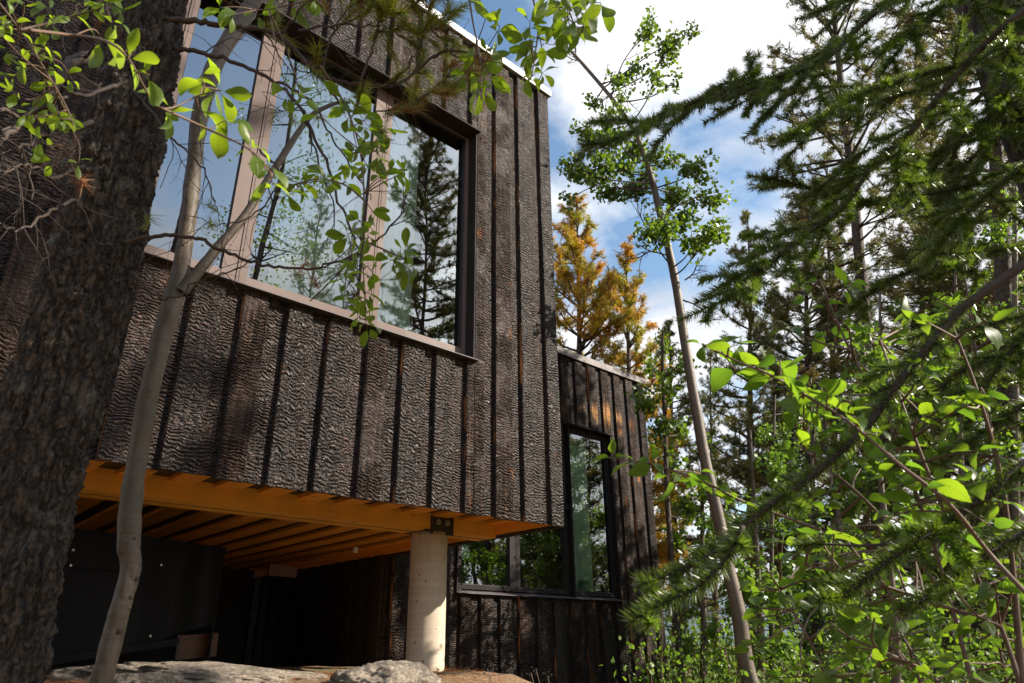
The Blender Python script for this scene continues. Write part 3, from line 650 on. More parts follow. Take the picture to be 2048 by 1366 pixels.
# ------------------------------------------------------------------ rocks, litter
m, nt, p, out = mat('lichened_rock'); M_ROCK = m
f = noise_n(nt, coords(nt, (1, 1, 1)), 45, 8, .7); h = noise_n(nt, coords(nt, (1, 1, 1)), 7, 6, .6)
c = mixc(nt, ramp(nt, f, [(.35, 0.0), (.62, 1.0)]), (.075, .06, .046), (.26, .215, .165)); c = mixc(nt, ramp(nt, h, [(.50, 0.0), (.60, .75)]), c, (.055, .045, .035))
L(nt, c, p.inputs['Base Color']); p.inputs['Roughness'].default_value = .9; b0 = bump(nt, h, .6, .03, None); bump(nt, f, .9, .012, p, b0)
def rock(name, cen, size, rz, label, seed, tilt=0):
    import bmesh
    bm = bmesh.new(); bmesh.ops.create_icosphere(bm, subdivisions=6, radius=1)
    for v in bm.verts:
        d = v.co.copy(); k = 1 + .28 * noise.fractal(d * 1.2 + Vector((seed, 0, 0)), 1, 2, 4) + .10 * abs(noise.fractal(d * 5 + Vector((seed, 3, 0)), .8, 2, 5)) + .03 * noise.noise(d * 22)
        d *= k; d.z = math.copysign(abs(d.z) ** .75, d.z); v.co = Vector((d.x * size[0], d.y * size[1], d.z * size[2]))
    me = bpy.data.meshes.new(name); bm.to_mesh(me); bm.free()
    for pl in me.polygons: pl.use_smooth = True
    me.materials.append(M_ROCK); o = link(name, me); o.location = cen; o.rotation_euler = (0, tilt, rz); return tag(o, label, 'rock')
rock('rock_slab', at(480, 1374, 5.0), (.95, .5, .11), R(-8), 'long flat pale rock slab in front of the dark space under the house', 1.2, R(5))
rock('boulder', at(765, 1405, 4.6), (.40, .32, .20), R(20), 'rounded dark lichened boulder at the foot of the concrete column', 5.1)
rock('flat_stone', at(270, 1372, 4.2), (.2, .14, .06), R(30), 'small flat stone at the foot of the slim grey tree', 9.4)
# needle litter and dry grass
g = G(); n = 9000
P = []
for _ in range(n):
    x, y = RNG.uniform(-.6, 3.4), RNG.uniform(2.6, 4.75); P.append((x, y, ground_h(x, y) + RNG.uniform(.0, .018)))
P = np.array(P); d = unit(np.stack([RNG.normal(size=n), RNG.normal(size=n), RNG.normal(0, .35, n) + .15], 1))
g.scatter([(-.5, 0, 0), (.5, 0, 0), (0, 1, 0)], None, [(0, 1, 2)], P, d, rv(n), np.stack([np.full(n, .0028), RNG.uniform(.03, .07, n), np.ones(n)], 1))
g.obj('needle_litter', M_DEAD, kind='stuff')

# ------------------------------------------------------------------ trees: generators
def bark_trunk(pts, rad, seg, ring, amp, sc, seed=0):
    """bent tube whose surface is broken into rough plates"""
    g = G(); P = spline(pts, ring); k = len(P); Rr = np.interp(np.linspace(0, 1, k), np.linspace(0, 1, len(rad)), rad)
    g.tube(P, Rr, seg, cap=False); V = g.v[0]; cen = np.repeat(P, seg, 0); dv = unit(V - cen)
    if amp:
        h = np.array([noise.fractal(Vector((v[0] * sc, v[1] * sc, v[2] * sc * .45 + seed)), .7, 2.1, 4) for v in V]); h2 = np.array([abs(noise.noise(Vector((v[0] * sc * 2.6, v[1] * sc * 2.6, v[2] * sc * 1.4 + seed)))) for v in V])
        if amp > .011:                       # deep furrows between raised plates
            h3 = np.array([min(1, abs(noise.noise(Vector((v[0] * sc * .42, v[1] * sc * .42, v[2] * sc * .13 + seed + 9)))) * 4) for v in V]); h = h + (h3 - 1) * .9
        g.v[0] = V + dv * ((h * .8 + h2 * .9) * amp)[:, None]
    return g, P, Rr
def crooked(p, d, length, n, wob, grav=0.0):
    pts = [np.array(p, float)]; d = unit(d); st = length / n
    for k in range(n):
        d = unit(d + RNG.normal(0, wob, 3) + np.array([0, 0, grav])); pts.append(pts[-1] + d * st)
    return np.array(pts)
def dead_twigs(g, p, d, length, r, depth, wob=.22, nsub=4):
    P = crooked(p, d, length, max(4, int(length / .035)), wob * .6); g.tube(P, np.linspace(r, r * .35, len(P)), 5)
    if depth:
        for _ in range(nsub):
            k = RNG.integers(1, len(P) - 1); nd = unit(unit(P[k] - P[k - 1]) * .7 + rv(1)[0] * .8)
            dead_twigs(g, P[k], nd, length * RNG.uniform(.3, .55), r * .55, depth - 1, wob, nsub)
TRI = [(-.5, 0, 0), (.5, 0, 0), (0, 1, 0)]
NQ = [(-.35, 0, 0), (.35, 0, 0), (.5, .55, 0), (0, 1, 0), (-.5, .55, 0)]
def needles_along(g, P, per_m, ln, wd, lean=.65, up=None, m=0, spread=1.0):
    """needles all round a shoot, leaning towards its tip"""
    seg = np.linalg.norm(np.diff(P, axis=0), axis=1); tot = seg.sum(); n = max(3, int(tot * per_m)); cum = np.concatenate([[0], np.cumsum(seg)])
    s = RNG.uniform(0, tot, n); i = np.clip(np.searchsorted(cum, s) - 1, 0, len(seg) - 1); f = ((s - cum[i]) / seg[i])[:, None]; pos = P[i] * (1 - f) + P[i + 1] * f
    T = unit(P[i + 1] - P[i]); r = rv(n)
    if up is not None: r = r + np.asarray(up) * .5
    r = r - T * (r * T).sum(1)[:, None]; r = unit(r); d = unit(T * lean + r * spread)
    g.scatter(TRI, None, [(0, 1, 2)], pos, d, rv(n), np.stack([np.full(n, wd), RNG.uniform(.75, 1.1, n) * ln, np.ones(n)], 1), m)
def tufts(g, pos, d, n_each, ln, wd, spread=.9, m=0):
    """bundles of needles fanning out from shoot tips"""
    n = len(pos); pp = np.repeat(pos, n_each, 0); dd = np.repeat(unit(d), n_each, 0); r = unit(dd + RNG.normal(0, spread * .6, (n * n_each, 3)))
    pp = pp - dd * RNG.uniform(0, ln * .9, (len(pp), 1))
    g.scatter(TRI, None, [(0, 1, 2)], pp, r, rv(len(pp)), np.stack([np.full(len(pp), wd), RNG.uniform(.7, 1.1, len(pp)) * ln, np.ones(len(pp))], 1), m)

def pine_tree(label, base, height, c0, rmax, seed, mt, r0=.14, lean=(0, 0), dens=1.0, name='pine_tree', ln=.13, wd=.012, top=1.0, cat='tree'):
    """lodgepole pine: tapered trunk, whorls of limbs that sag then lift, needle bundles at every shoot"""
    global RNG
    keep = RNG; RNG = np.random.default_rng(seed)
    t = thing(name, label, cat, base)
    pts = [np.array([lean[0] * z / height + .05 * math.sin(z * .9 + seed), lean[1] * z / height + .05 * math.cos(z * .7 + seed), z]) for z in np.linspace(-.3, height, 9)]
    g, P, Rr = bark_trunk(pts, np.linspace(r0, .012, 9), 14, 8, .014 if r0 > .1 else .005, 14, seed); g.obj('trunk', M_BARKD, t, True)
    gb = G(); gn = G(); nb = int(height * (1 - c0) * 13 * dens); TP = []; TD = []
    for k in range(nb):
        u = c0 + (1 - c0) * ((k + RNG.uniform(0, .8)) / nb); f = (u - c0) / (1 - c0); z = u * height
        p0 = P[min(len(P) - 1, int(u * (len(P) - 1)))].copy()
        prof = (min(1, f / .22) ** .7) * (1 - f) ** .62 + .05
        ll = rmax * prof * RNG.uniform(.55, 1.12); a = RNG.uniform(0, 2 * np.pi) 
        el = RNG.uniform(-.25, .15) + f * .85
        d = np.array([math.cos(a), math.sin(a), el]); B = crooked(p0, d, ll, 7, .10, .035); gb.tube(B, np.linspace(.012 + .012 * ll, .004, len(B)), 5, cap=False)
        nsub = max(3, int(ll * 11 * dens))
        for _ in range(nsub):
            s = RNG.uniform(.25, 1) ** .8; i = min(len(B) - 2, int(s * (len(B) - 1))); bd = unit(B[i + 1] - B[i]); sd_ = unit(bd * .7 + RNG.normal(0, .55, 3) + np.array([0, 0, .2])); sl = RNG.uniform(.12, .38) * (1.15 - .4 * s) * min(1, .4 + ll * .5)
            S = crooked(B[i], sd_, sl, 3, .2, .08); gb.tube(S, np.linspace(.006, .003, 4), 4, cap=False)
            for w in (1, 2, 3): TP.append(S[w]); TD.append(unit(S[w] - S[w - 1] + RNG.normal(0, .25, 3)))
        TP.append(B[-1]); TD.append(B[-1] - B[-2])
    # dead lower limbs
    for k in range(int(10 * dens)):
        z = RNG.uniform(.15, c0 + .1) * height; p0 = P[min(len(P) - 1, int(z / height * (len(P) - 1)))]; a = RNG.uniform(0, 6.28)
        dead_twigs(gb, p0, (math.cos(a), math.sin(a), -.1), RNG.uniform(.4, 1.1), .010, 1, .3, 4)
    tufts(gn, np.array(TP), np.array(TD), 15, ln, wd)
    gb.obj('limbs', M_TWIG, t, kind='stuff'); gn.obj('crown', mt, t, kind='stuff'); RNG = keep
    return t
OVL = [(0, 0, 0), (.36, .22, .04), (.46, .52, .05), (.27, .82, .02), (0, 1, -.04), (-.27, .82, .02), (-.46, .52, .05), (-.36, .22, .04)]
OVQ = [(0, 1, 6, 7), (1, 2, 5, 6), (2, 3, 4, 5)]
def leaf_cloud(g, pos, size, outward=None, m=0):
    n = len(pos); d = rv(n) * .8 + np.array([0, 0, -.35])
    if outward is not None: d = d + outward * .6
    g.scatter(OVL, OVQ, None, pos, d, rv(n) + np.array([0, 0, .6]), RNG.uniform(.7, 1.2, n) * size, m)

# ------------------------------------------------------------------ near leaves: shared meshes, one object per leaf
def leaf_mesh(name, mt, prof, fold, droop, twist, serr=0):
    rows = len(prof); V = []; UV = []
    for k, w in enumerate(prof):
        t = k / (rows - 1); y = math.sin(t * droop) / droop; z = -(1 - math.cos(t * droop)) / droop; a = twist * t
        if serr and 0 < k < rows - 1 and k % 2: w *= 1 + serr
        for s in (-1, 0, 1):
            x = s * w; zz = z + abs(s) * w * fold + .02 * math.sin(t * 9) * s; V.append((x * math.cos(a) - (zz - z) * math.sin(a), y, z + x * math.sin(a) + (zz - z) * math.cos(a))); UV.append((.5 + s * .5 * w / max(prof), t))
    g = G(); q = [(3 * k + c, 3 * k + c + 1, 3 * k + 4 + c, 3 * k + 3 + c) for k in range(rows - 1) for c in (0, 1)]
    g.add(V, q)
    g.tube([(0, -.16, .02), (0, -.06, .004), (0, .02, 0)], .012, 4); UV += [(.5, .5)] * 14
    me = g.mesh(name, mt, True); ul = me.uv_layers.new(name='UVMap'); vi = np.zeros(len(me.loops), int); me.loops.foreach_get('vertex_index', vi)
    ul.data.foreach_set('uv', np.array(UV, np.float32)[vi].ravel()); return me
OBOV = [.01, .09, .16, .22, .26, .27, .24, .16, .02]
OVAT = [.02, .15, .23, .275, .295, .29, .275, .245, .21, .165, .11, .055, .01]
LEAVES = {}
for key, mt, prof, se in (('berry', M_LEAF, OBOV, 0), ('alder', M_LEAFD, OVAT, .07)):
    LEAVES[key] = [leaf_mesh('leaf', mt, [p * w for p in prof], f, dr, tw, se) for (w, f, dr, tw) in ((1, .3, .6, .3), (1.05, .2, 1.1, -.5), (.9, .55, .4, .15), (1.0, .1, 1.5, .5), (.82, .4, -.7, -.3), (.95, .65, .9, .8), (.7, .35, .5, -.2), (1.0, -.2, 1.0, .4))]
def add_leaf(parent, base, kind, p, d, up, size):
    d = Vector(d).normalized(); x = d.cross(Vector(up)); x = x.normalized() if x.length > 1e-3 else Vector((1, 0, 0)); z = x.cross(d)
    o = bpy.data.objects.new('leaf', random.choice(LEAVES[kind])); COL.objects.link(o); o.parent = parent
    M = Matrix((x, d, z)).transposed().to_4x4(); o.matrix_local = Matrix.Translation(Vector(p) - Vector(base)) @ M @ Matrix.Scale(size, 4)
    return o
def px_size(px, py, d): v = ray(px, py); return d / math.hypot(v[0], v[1]) / FOC
def leafy_branch(label, stems, ros, d, kind='berry', leafpx=46, name='leafy_branch', r=.0028, dj=.12, group=None, hang=-.25, mt=None):
    """stems: lists of photo points, the stem drawn through them d metres away; ros: (px, py, leaves) rosettes fed by twigs"""
    base = at(*stems[0][0], d); t = thing(name, label, 'branch', base, group); g = G(); sp = []
    for st in stems:
        P = spline([at(a, b, d + .04 * math.sin(i * 1.7)) for i, (a, b) in enumerate(st)], 8); g.tube(P - base, np.linspace(r, r * .45, len(P)), 6); sp.append(P)
    allp = np.concatenate(sp)
    for (a, b, n, *rest) in ros:
        lp = (rest[0] if rest else leafpx); dd = d + RNG.uniform(-dj, dj); c = at(a, b, dd); k = np.argmin(((allp - c) ** 2).sum(1)); s = allp[k]
        mid = (s + c) / 2 + RNG.normal(0, .006, 3); g.tube(spline([s, mid, c], 4) - base, np.linspace(r * .6, r * .3, 9), 5)
        tw = unit(c - s + np.array([0, 0, .001])); ls = lp * px_size(a, b, dd); ph = RNG.uniform(0, 6.28)
        u = unit(np.cross(tw, [.2, .3, .9])); w = np.cross(tw, u)
        for i in range(n):
            an = ph + 2.4 * i; dv = unit((tw * RNG.uniform(.0, .7) + (math.cos(an) * u + math.sin(an) * w)) * (np.array([1, 1, .35]) if kind == 'alder' else 1) + np.array([0, 0, .02 if kind == 'alder' else hang])); p = c - tw * .16 * ls * (i % 3) + dv * .16 * ls
            add_leaf(t, base, kind, p, dv, unit(np.array([0, 0, 1.0]) + RNG.normal(0, .55, 3)), ls * RNG.uniform(.55, 1.12))
    g.obj('stem', mt or M_TWIGB, t, True); return t

# ------------------------------------------------------------------ big pine trunk at the left with its branches
base = at(60, 1390, 1.75); base[2] = -1.5
t = thing('pine_tree', 'large dark rough barked pine leaning at the left edge, with dead twigs', 'tree', base)
tp = [(-75, 1640), (-55, 1500), (-30, 1366), (20, 1110), (75, 900), (155, 650), (205, 460), (262, 230), (308, 20), (350, -250), (375, -500)]
tw_ = [104, 102, 98, 92, 86, 81, 75, 67, 54, 44, 38]
TD_ = 1.8
pts = [at(a, b, TD_) - base for a, b in tp]; rad = [w * px_size(a, b, TD_) for (a, b), w in zip(tp, tw_)]
g, P, Rr = bark_trunk(pts, rad, 260, 75, .015, 44, 4); g.obj('trunk', M_BARK, t, True)
def pxl(L_, d0, d1=None):
    n = len(L_); return [at(a, b, d0 + ((d1 if d1 is not None else d0) - d0) * i / (n - 1)) - base for i, (a, b) in enumerate(L_)]
gt = G(); gd = G()
def pine_branch(L_, d0, d1, r, subs=6, tuft=True, sub_len=.22, gold=0, deadsub=5):
    g = G(); P = spline(pxl(L_, d0, d1), 8); P += RNG.normal(0, .0025, P.shape); g.tube(P, np.linspace(r, r * .3, len(P)), 8)
    TP, TDr = [], []
    for k in range(deadsub):
        i = RNG.integers(2, len(P) - 1); dead_twigs(g, P[i], unit(P[i] - P[i - 1]) * .6 + rv(1)[0] * .8, RNG.uniform(.06, .25), r * .28, 1, .3, 3)
    for k in range(subs):
        i = int(len(P) * RNG.uniform(.3, .98)); i = min(i, len(P) - 2); d = unit(unit(P[i + 1] - P[i]) * .9 + rv(1)[0] * .9); S = crooked(P[i], d, sub_len * RNG.uniform(.5, 1.1), 7, .16, .03)
        g.tube(S, np.linspace(r * .35, r * .2, len(S)), 5)
        for j in (4, 5, 6, 7): TP.append(S[j]); TDr.append(S[j] - S[j - 1])
    if tuft:
        TP.append(P[-1]); TDr.append(P[-1] - P[-2])
        TP, TDr = np.array(TP), np.array(TDr); sel = RNG.uniform(size=len(TP)) < gold
        if (~sel).any(): tufts(gt, TP[~sel], TDr[~sel], 30, .052, .0022, .8)
        if sel.any(): tufts(gd, TP[sel], TDr[sel], 36, .055, .0018, .8)
    g.obj('branch', M_TWIG, t, True)
pine_branch([(310, 38), (400, 45), (480, 55), (560, 72), (640, 150), (720, 168), (790, 170), (860, 120), (905, 95)], 1.75, 1.45, .0095, 13, True, .16, .12)
pine_branch([(560, 72), (600, 20), (640, -30), (660, -90)], 1.6, 1.5, .005, 13, True, .16, .1)
pine_branch([(640, 150), (665, 70), (700, 10), (730, -50)], 1.55, 1.45, .004, 13, True, .15, .15)
pine_branch([(720, 168), (745, 95), (765, 30), (800, -30)], 1.5, 1.4, .004, 13, True, .15, .1)
pine_branch([(790, 170), (835, 100), (855, 40), (850, -20)], 1.5, 1.4, .0035, 8, True, .13, .15)
pine_branch([(640, 150), (690, 215), (740, 225), (830, 205), (900, 150)], 1.5, 1.4, .0035, 13, True, .12, .25)
pine_branch([(600, 60), (700, 50), (800, 60), (880, 55)], 1.5, 1.45, .0035, 13, True, .14, .05)
pine_branch([(330, 92), (400, 105), (470, 125), (540, 158), (600, 215), (650, 320), (690, 430), (728, 520)], 1.75, 1.4, .007, 2, False, .2)
pine_branch([(540, 158), (620, 200), (650, 250), (700, 330), (745, 400)], 1.55, 1.4, .004, 3, False)
pine_branch([(600, 215), (640, 330), (670, 440), (640, 500)], 1.55, 1.45, .003, 1, False)
pine_branch([(250, 485), (330, 470), (400, 478), (470, 512), (560, 535), (650, 530), (730, 498), (800, 430), (812, 390)], 1.7, 1.45, .0055, 3, False)
pine_branch([(260, 540), (330, 600), (400, 560), (470, 540), (540, 500)], 1.7, 1.55, .0035, 2, False)
pine_branch([(520, 300), (560, 350), (520, 420), (450, 450), (380, 430)], 1.6, 1.5, .003, 2, False)
pine_branch([(190, 110), (140, 130), (90, 200), (40, 250), (-30, 300)], 1.55, 1.35, .014, 5, False)
pine_branch([(180, 250), (110, 262), (50, 290), (-30, 330)], 1.6, 1.45, .006, 3, False, deadsub=8)
pine_branch([(170, 330), (110, 355), (60, 330), (-20, 350)], 1.6, 1.45, .005, 3, False, deadsub=8)
pine_branch([(150, 400), (90, 430), (40, 460), (-20, 440)], 1.6, 1.45, .004, 3, False, deadsub=8)
pine_branch([(230, 170), (150, 190), (80, 120), (20, 90), (-30, 60)], 1.6, 1.45, .005, 3, False, deadsub=8)
pine_branch([(270, 180), (330, 260), (400, 330), (430, 400)], 1.7, 1.6, .004, 2, False, deadsub=8)
for (a, b, dd, gold) in ((546, 235, 1.5, 0), (170, 372, 1.5, 1), (610, 522, 1.45, 1), (630, 560, 1.45, 1), (415, 410, 1.6, 0), (425, 450, 1.6, 0), (300, 430, 1.65, 0), (640, 235, 1.5, 0), (590, 245, 1.5, 0)):
    p = at(a, b, dd) - base; tufts(gd if gold else gt, np.array([p]), rv(1) * .2, 45, .045, .0016, 2.0)
gt.obj('needle_sprays', M_SPRAY, t, kind='stuff'); gd.obj('dead_needles', M_DEAD, t, kind='stuff')

# slim grey aspen in front of the house
base = at(205, 1400, 1.95); base[2] = -1.5
t = thing('slim_tree', 'slim smooth grey aspen stem with a kink and a fork before the house', 'tree', base)
tp = [(150, 1640), (175, 1480), (203, 1366), (238, 1230), (262, 1140), (258, 1080), (268, 960), (290, 830), (318, 700), (352, 580), (372, 470), (388, 330), (402, 220), (430, 130), (475, 55), (520, -20), (560, -120), (600, -300)]
tr_ = [22, 21, 20, 19, 19, 19, 19, 18, 18, 18, 15, 14, 14, 15, 15, 14, 13, 11]
pts = [at(a, b, 1.95) - base for a, b in tp]; rad = [w * px_size(a, b, 1.95) for (a, b), w in zip(tp, tr_)]
g, P, Rr = bark_trunk(pts, rad, 56, 30, .0045, 13, 2); g.obj('trunk', M_ASPEN, t, True)
for q in range(16):                    # branch scars and lenticel bumps on the stem
    i = RNG.integers(len(P) // 8, int(len(P) * .8)); d_ = unit(np.array([RNG.normal(), -abs(RNG.normal()) - .6, RNG.normal(0, .2)])); c_ = P[i] + d_ * Rr[i] * .97; g = G()
    g.tube([c_ - d_ * .004, c_ + d_ * .0015, c_ + d_ * .003], [.0065, .0055, .001], 10); g.obj('bark_knot', M_TWIGB if q % 3 else M_TWIG, t, True)
fk = [(362, 585), (395, 545), (440, 490), (490, 430), (535, 360), (580, 290), (622, 232), (668, 208), (700, 205)]
g, P, Rr = bark_trunk([at(a, b, 1.93) - base for a, b in fk], [w * px_size(480, 430, 1.93) for w in (11, 10, 9, 8, 7.5, 7, 5.5, 4, 2.5)], 24, 14, .0012, 16, 8); g.obj('limb', M_ASPEN, t, True)

# ------------------------------------------------------------------ leafy branches reaching into view
leafy_branch('sunlit leafy spray hanging down across the upper window', [[(640, 130), (690, 210), (720, 300), (728, 400), (722, 480), (728, 560), (732, 640)], [(728, 400), (690, 370), (640, 358), (590, 368)], [(722, 480), (770, 500), (815, 520)]],
    [(a, b, n) for a, b, n in ((700, 235, 6), (730, 255, 7), (745, 280, 6), (715, 300, 6), (760, 310, 6), (735, 335, 6), (785, 345, 5), (700, 330, 5), (655, 360, 5), (690, 365, 5), (600, 365, 5), (640, 345, 4), (575, 385, 4), (720, 440, 6), (750, 430, 6), (695, 470, 5), (735, 470, 6), (715, 520, 6), (810, 500, 6), (815, 535, 6), (780, 520, 5), (745, 545, 5), (690, 555, 5), (735, 585, 6), (705, 600, 6), (720, 630, 6), (735, 655, 4), (765, 350, 5), (810, 345, 4), (750, 230, 5), (770, 255, 5), (640, 230, 4), (690, 195, 4))], 1.35, leafpx=41)
leafy_branch('two leafy shoots hanging from the top edge before the roof corner', [[(930, -60), (945, 40), (962, 130), (962, 200)], [(1050, -60), (1075, 40), (1070, 110), (1062, 160)]],
    [(960, 0, 5), (975, 25, 5), (1000, 55, 6), (985, 95, 5), (930, 150, 4), (985, 165, 5), (965, 185, 6), (960, 130, 4), (1060, 45, 6), (1070, 75, 6), (1050, 115, 5), (1085, 110, 5), (1085, 145, 5), (1062, 150, 5), (940, 110, 3)], 1.25, leafpx=44)
leafy_branch('bright leafy shoot at the top edge right of the roof corner', [[(1120, -80), (1130, -10), (1145, 40), (1160, 70)]],
    [(1105, 15, 5), (1130, 20, 6), (1150, 30, 6), (1175, 25, 6), (1120, 60, 6), (1150, 70, 6), (1165, 55, 5), (1200, 5, 5), (1185, -15, 5), (1095, -10, 5), (1140, 0, 5)], 1.15, leafpx=52)
leafy_branch('blurred broad leaves of the near shoot in front of the dark trunk', [[(60, 60), (140, 70), (205, 80), (255, 115), (320, 215), (400, 190), (440, 180)], [(320, 215), (420, 260), (500, 300), (545, 350)]],
    [(205, 78, 4, 66), (255, 118, 4, 62), (300, 150, 3, 55), (330, 225, 4, 62), (440, 180, 6, 66), (400, 150, 2, 66), (450, 240, 3, 62), (500, 300, 4, 50), (540, 330, 4, 50), (545, 370, 4, 50), (400, 230, 3, 62)], .78, leafpx=75, r=.002)
leafy_branch('shaded leafy tangle in the upper left corner before the black boards', [[(-40, -40), (40, 60), (90, 140), (140, 230), (150, 300)], [(40, 60), (120, 40), (220, 10)]],
    [(RNG.uniform(-20, 170), RNG.uniform(-10, 250), 4) for _ in range(22)] + [(RNG.uniform(60, 170), RNG.uniform(220, 330), 3) for _ in range(6)] + [(RNG.uniform(150, 260), RNG.uniform(-10, 60), 3) for _ in range(6)], 1.3, leafpx=38)
leafy_branch('few leaves at the top edge between the slim stem and the pine sprays', [[(430, -60), (470, 0), (520, 20), (600, 5)]],
    [(440, 15, 5), (460, 30, 4), (520, 30, 4), (600, 10, 5), (630, 0, 5), (575, 190, 4), (600, 175, 4)], 1.5, leafpx=44)
leafy_branch('broad serrated alder leaves on a stem reaching left before the sky', [[(2150, 1290), (1990, 1120), (1900, 1010), (1800, 930), (1698, 845), (1605, 787), (1541, 750), (1473, 722), (1405, 688)]],
    [(1405, 688, 3, 51), (1440, 700, 3, 62), (1475, 690, 3, 62), (1470, 740, 3, 70), (1520, 740, 3, 66), (1545, 760, 3, 70), (1560, 720, 3, 62), (1600, 790, 4, 70), (1620, 770, 3, 66), (1655, 790, 3, 70), (1600, 830, 3, 59), (1690, 830, 3, 70), (1700, 860, 3, 66), (1750, 870, 3, 66), (1590, 850, 2, 59), (1800, 930, 3, 66), (1860, 960, 3, 66)], 1.05, 'alder', 90, r=.0032, dj=.05)
leafy_branch('short alder shoot reaching left in front of the lower wing', [[(1640, 1060), (1560, 1030), (1480, 1000), (1400, 960), (1300, 928), (1215, 915)]],
    [(1222, 913, 3, 51), (1262, 930, 3, 55), (1300, 925, 3, 55), (1340, 965, 3, 62), (1400, 948, 3, 55), (1420, 985, 3, 55), (1470, 990, 3, 59)], 1.15, 'alder', 75, r=.0025, dj=.05)
ros = [(RNG.uniform(1720, 2060), RNG.uniform(640, 1010), 3, RNG.uniform(38, 68)) for _ in range(26)] + [(RNG.uniform(1640, 2060), RNG.uniform(1000, 1370), 3, RNG.uniform(40, 70)) for _ in range(52)]
leafy_branch('mass of broad green alder leaves filling the lower right corner', [[(2080, 1500), (2000, 1250), (1900, 1050), (1820, 850), (1760, 680)], [(2000, 1250), (1850, 1200), (1700, 1150), (1610, 1130)], [(2050, 1400), (2010, 1000), (1960, 800), (1900, 640)], [(2000, 1480), (1860, 1350), (1760, 1300)]],
    ros, 1.3, 'alder', 85, r=.004, dj=.25, name='alder_shrub')

ros = [(RNG.uniform(1560, 2070), RNG.uniform(560, 1130), 3, RNG.uniform(30, 48)) for _ in range(96)]
leafy_branch('sunlit thicket of smaller alder leaves behind the needled boughs', [[(2000, 1600), (1900, 1200), (1800, 900), (1700, 700), (1640, 560)], [(2050, 1600), (2020, 1100), (1960, 760), (1930, 560)], [(1900, 1200), (1740, 1010), (1610, 900)]],
    ros, 2.5, 'alder', 40, r=.007, dj=.5, name='alder_shrub')
ros = [(RNG.uniform(1500, 2060), RNG.uniform(1060, 1370), 3, RNG.uniform(26, 44)) for _ in range(90)]
leafy_branch('low alder thicket at lower right, between the shrubs and the near leaves', [[(1900, 1600), (1820, 1300), (1740, 1100)], [(1700, 1600), (1650, 1350), (1560, 1180)], [(2060, 1600), (2000, 1300), (1960, 1100)]],
    ros, 3.0, 'alder', 36, r=.007, dj=.5, name='alder_shrub')

# ------------------------------------------------------------------ spruce at the right: its trunk stands just outside the picture
sb = at(2520, 1290, 1.9); sb[2] = -1.55
t = thing('spruce_tree', 'dark spruce whose long needled boughs sweep in from the right edge close to the camera', 'tree', sb)
g, P, Rr = bark_trunk([np.array([0, 0, z]) + [.03 * math.sin(z), 0, 0] for z in np.linspace(-.1, 7.5, 8)], np.linspace(.13, .03, 8), 30, 14, .008, 16, 1); g.obj('trunk', M_BARKD, t, True)
def shoot(gw, gn, gy, P, r, per_m, ln, wd, tip):
    gw.tube(P, np.linspace(r, r * .5, len(P)), 5, cap=False); needles_along(gn, P, per_m, ln, wd)
    if tip: k = max(2, len(P) // 3); needles_along(gy, P[-k:], per_m * 1.5, ln * .9, wd * 1.1)
def bough(L_, d0, d1, r, side, sl, per_m=2700, ln=.019, wd=.0023, ytip=.3, start=0.22, flat=1.0):
    gw, gn, gy = G(), G(), G(); P = spline([at(a, b, d0 + (d1 - d0) * i / (len(L_) - 1)) - sb for i, (a, b) in enumerate(L_)], 10); gw.tube(P, np.linspace(r, r * .3, len(P)), 7)
    k0 = int(len(P) * start); needles_along(gn, P[k0:], per_m * 1.5, ln * 1.1, wd); gy.add(np.zeros((3, 3)) + P[-1] * np.ones((3, 1)) + np.eye(3) * 1e-4, None, [(0, 1, 2)])
    view = unit(-(P[len(P) // 2] + sb)); seg = np.linalg.norm(np.diff(P, axis=0), axis=1).sum(); n = int(seg / .036 * (1 - start)) 
    nrm = unit(np.array([0, 0, 1.0]) * .8 + view * .7 + RNG.normal(0, .15, 3))
    for j in range(n):
        f = start + (1 - start) * (j + .5) / n; i = min(len(P) - 2, int(f * (len(P) - 1))); T = unit(P[i + 1] - P[i]); s = (1 if j % 2 else -1); lat = unit(np.cross(T, nrm)) * s
        ll = sl * (1.0 - .75 * f) * RNG.uniform(.3, 1.3) * (side[0] if s > 0 else side[1])
        if ll < .02 or RNG.uniform() < .13: continue
        if RNG.uniform() < .06: dead_twigs(gw, P[i], T * .6 + lat + rv(1)[0] * .4, ll * .8, .0016, 1, .3, 3); continue
        d = unit(T * .75 + lat * RNG.uniform(.6, 1.15) + RNG.normal(0, .24, 3) * flat + np.array([0, 0, -.08])); S = crooked(P[i], d, ll, max(3, int(ll / .025)), .06, -.01)
        shoot(gw, gn, gy, S, .0016, per_m, ln, wd, RNG.uniform() < ytip)
        if ll > .09:
            m_ = int(ll / .045)
            for q in range(m_):
                ff = .2 + .7 * (q + .5) / m_; i2 = min(len(S) - 2, int(ff * (len(S) - 1))); T2 = unit(S[i2 + 1] - S[i2]); l2 = unit(np.cross(T2, nrm)) * (1 if q % 2 else -1); e2 = ll * .42 * (1.1 - .7 * ff) * RNG.uniform(.6, 1.2)
                if e2 < .018: continue
                S2 = crooked(S[i2], unit(T2 * .8 + l2 * .8 + RNG.normal(0, .25, 3)), e2, 3, .1); shoot(gw, gn, gy, S2, .0011, per_m, ln, wd, RNG.uniform() < ytip)
    b = gw.obj('bough', M_TWIG, t, True); gn.obj('needles', M_NEED, b, kind='stuff'); gy.obj('new_needles', M_NEEDN, b, kind='stuff')
bough([(2350, -250), (2050, -60), (1793, 0), (1650, 119), (1568, 150), (1462, 177), (1350, 221), (1240, 275), (1165, 292)], 1.6, 1.1, .007, (1, 1), .32, ytip=.1)
bough([(2350, 20), (2150, 60), (1960, 120), (1840, 150), (1720, 190), (1640, 240), (1560, 285)], 1.6, 1.15, .006, (1, 1), .26, ytip=.15)
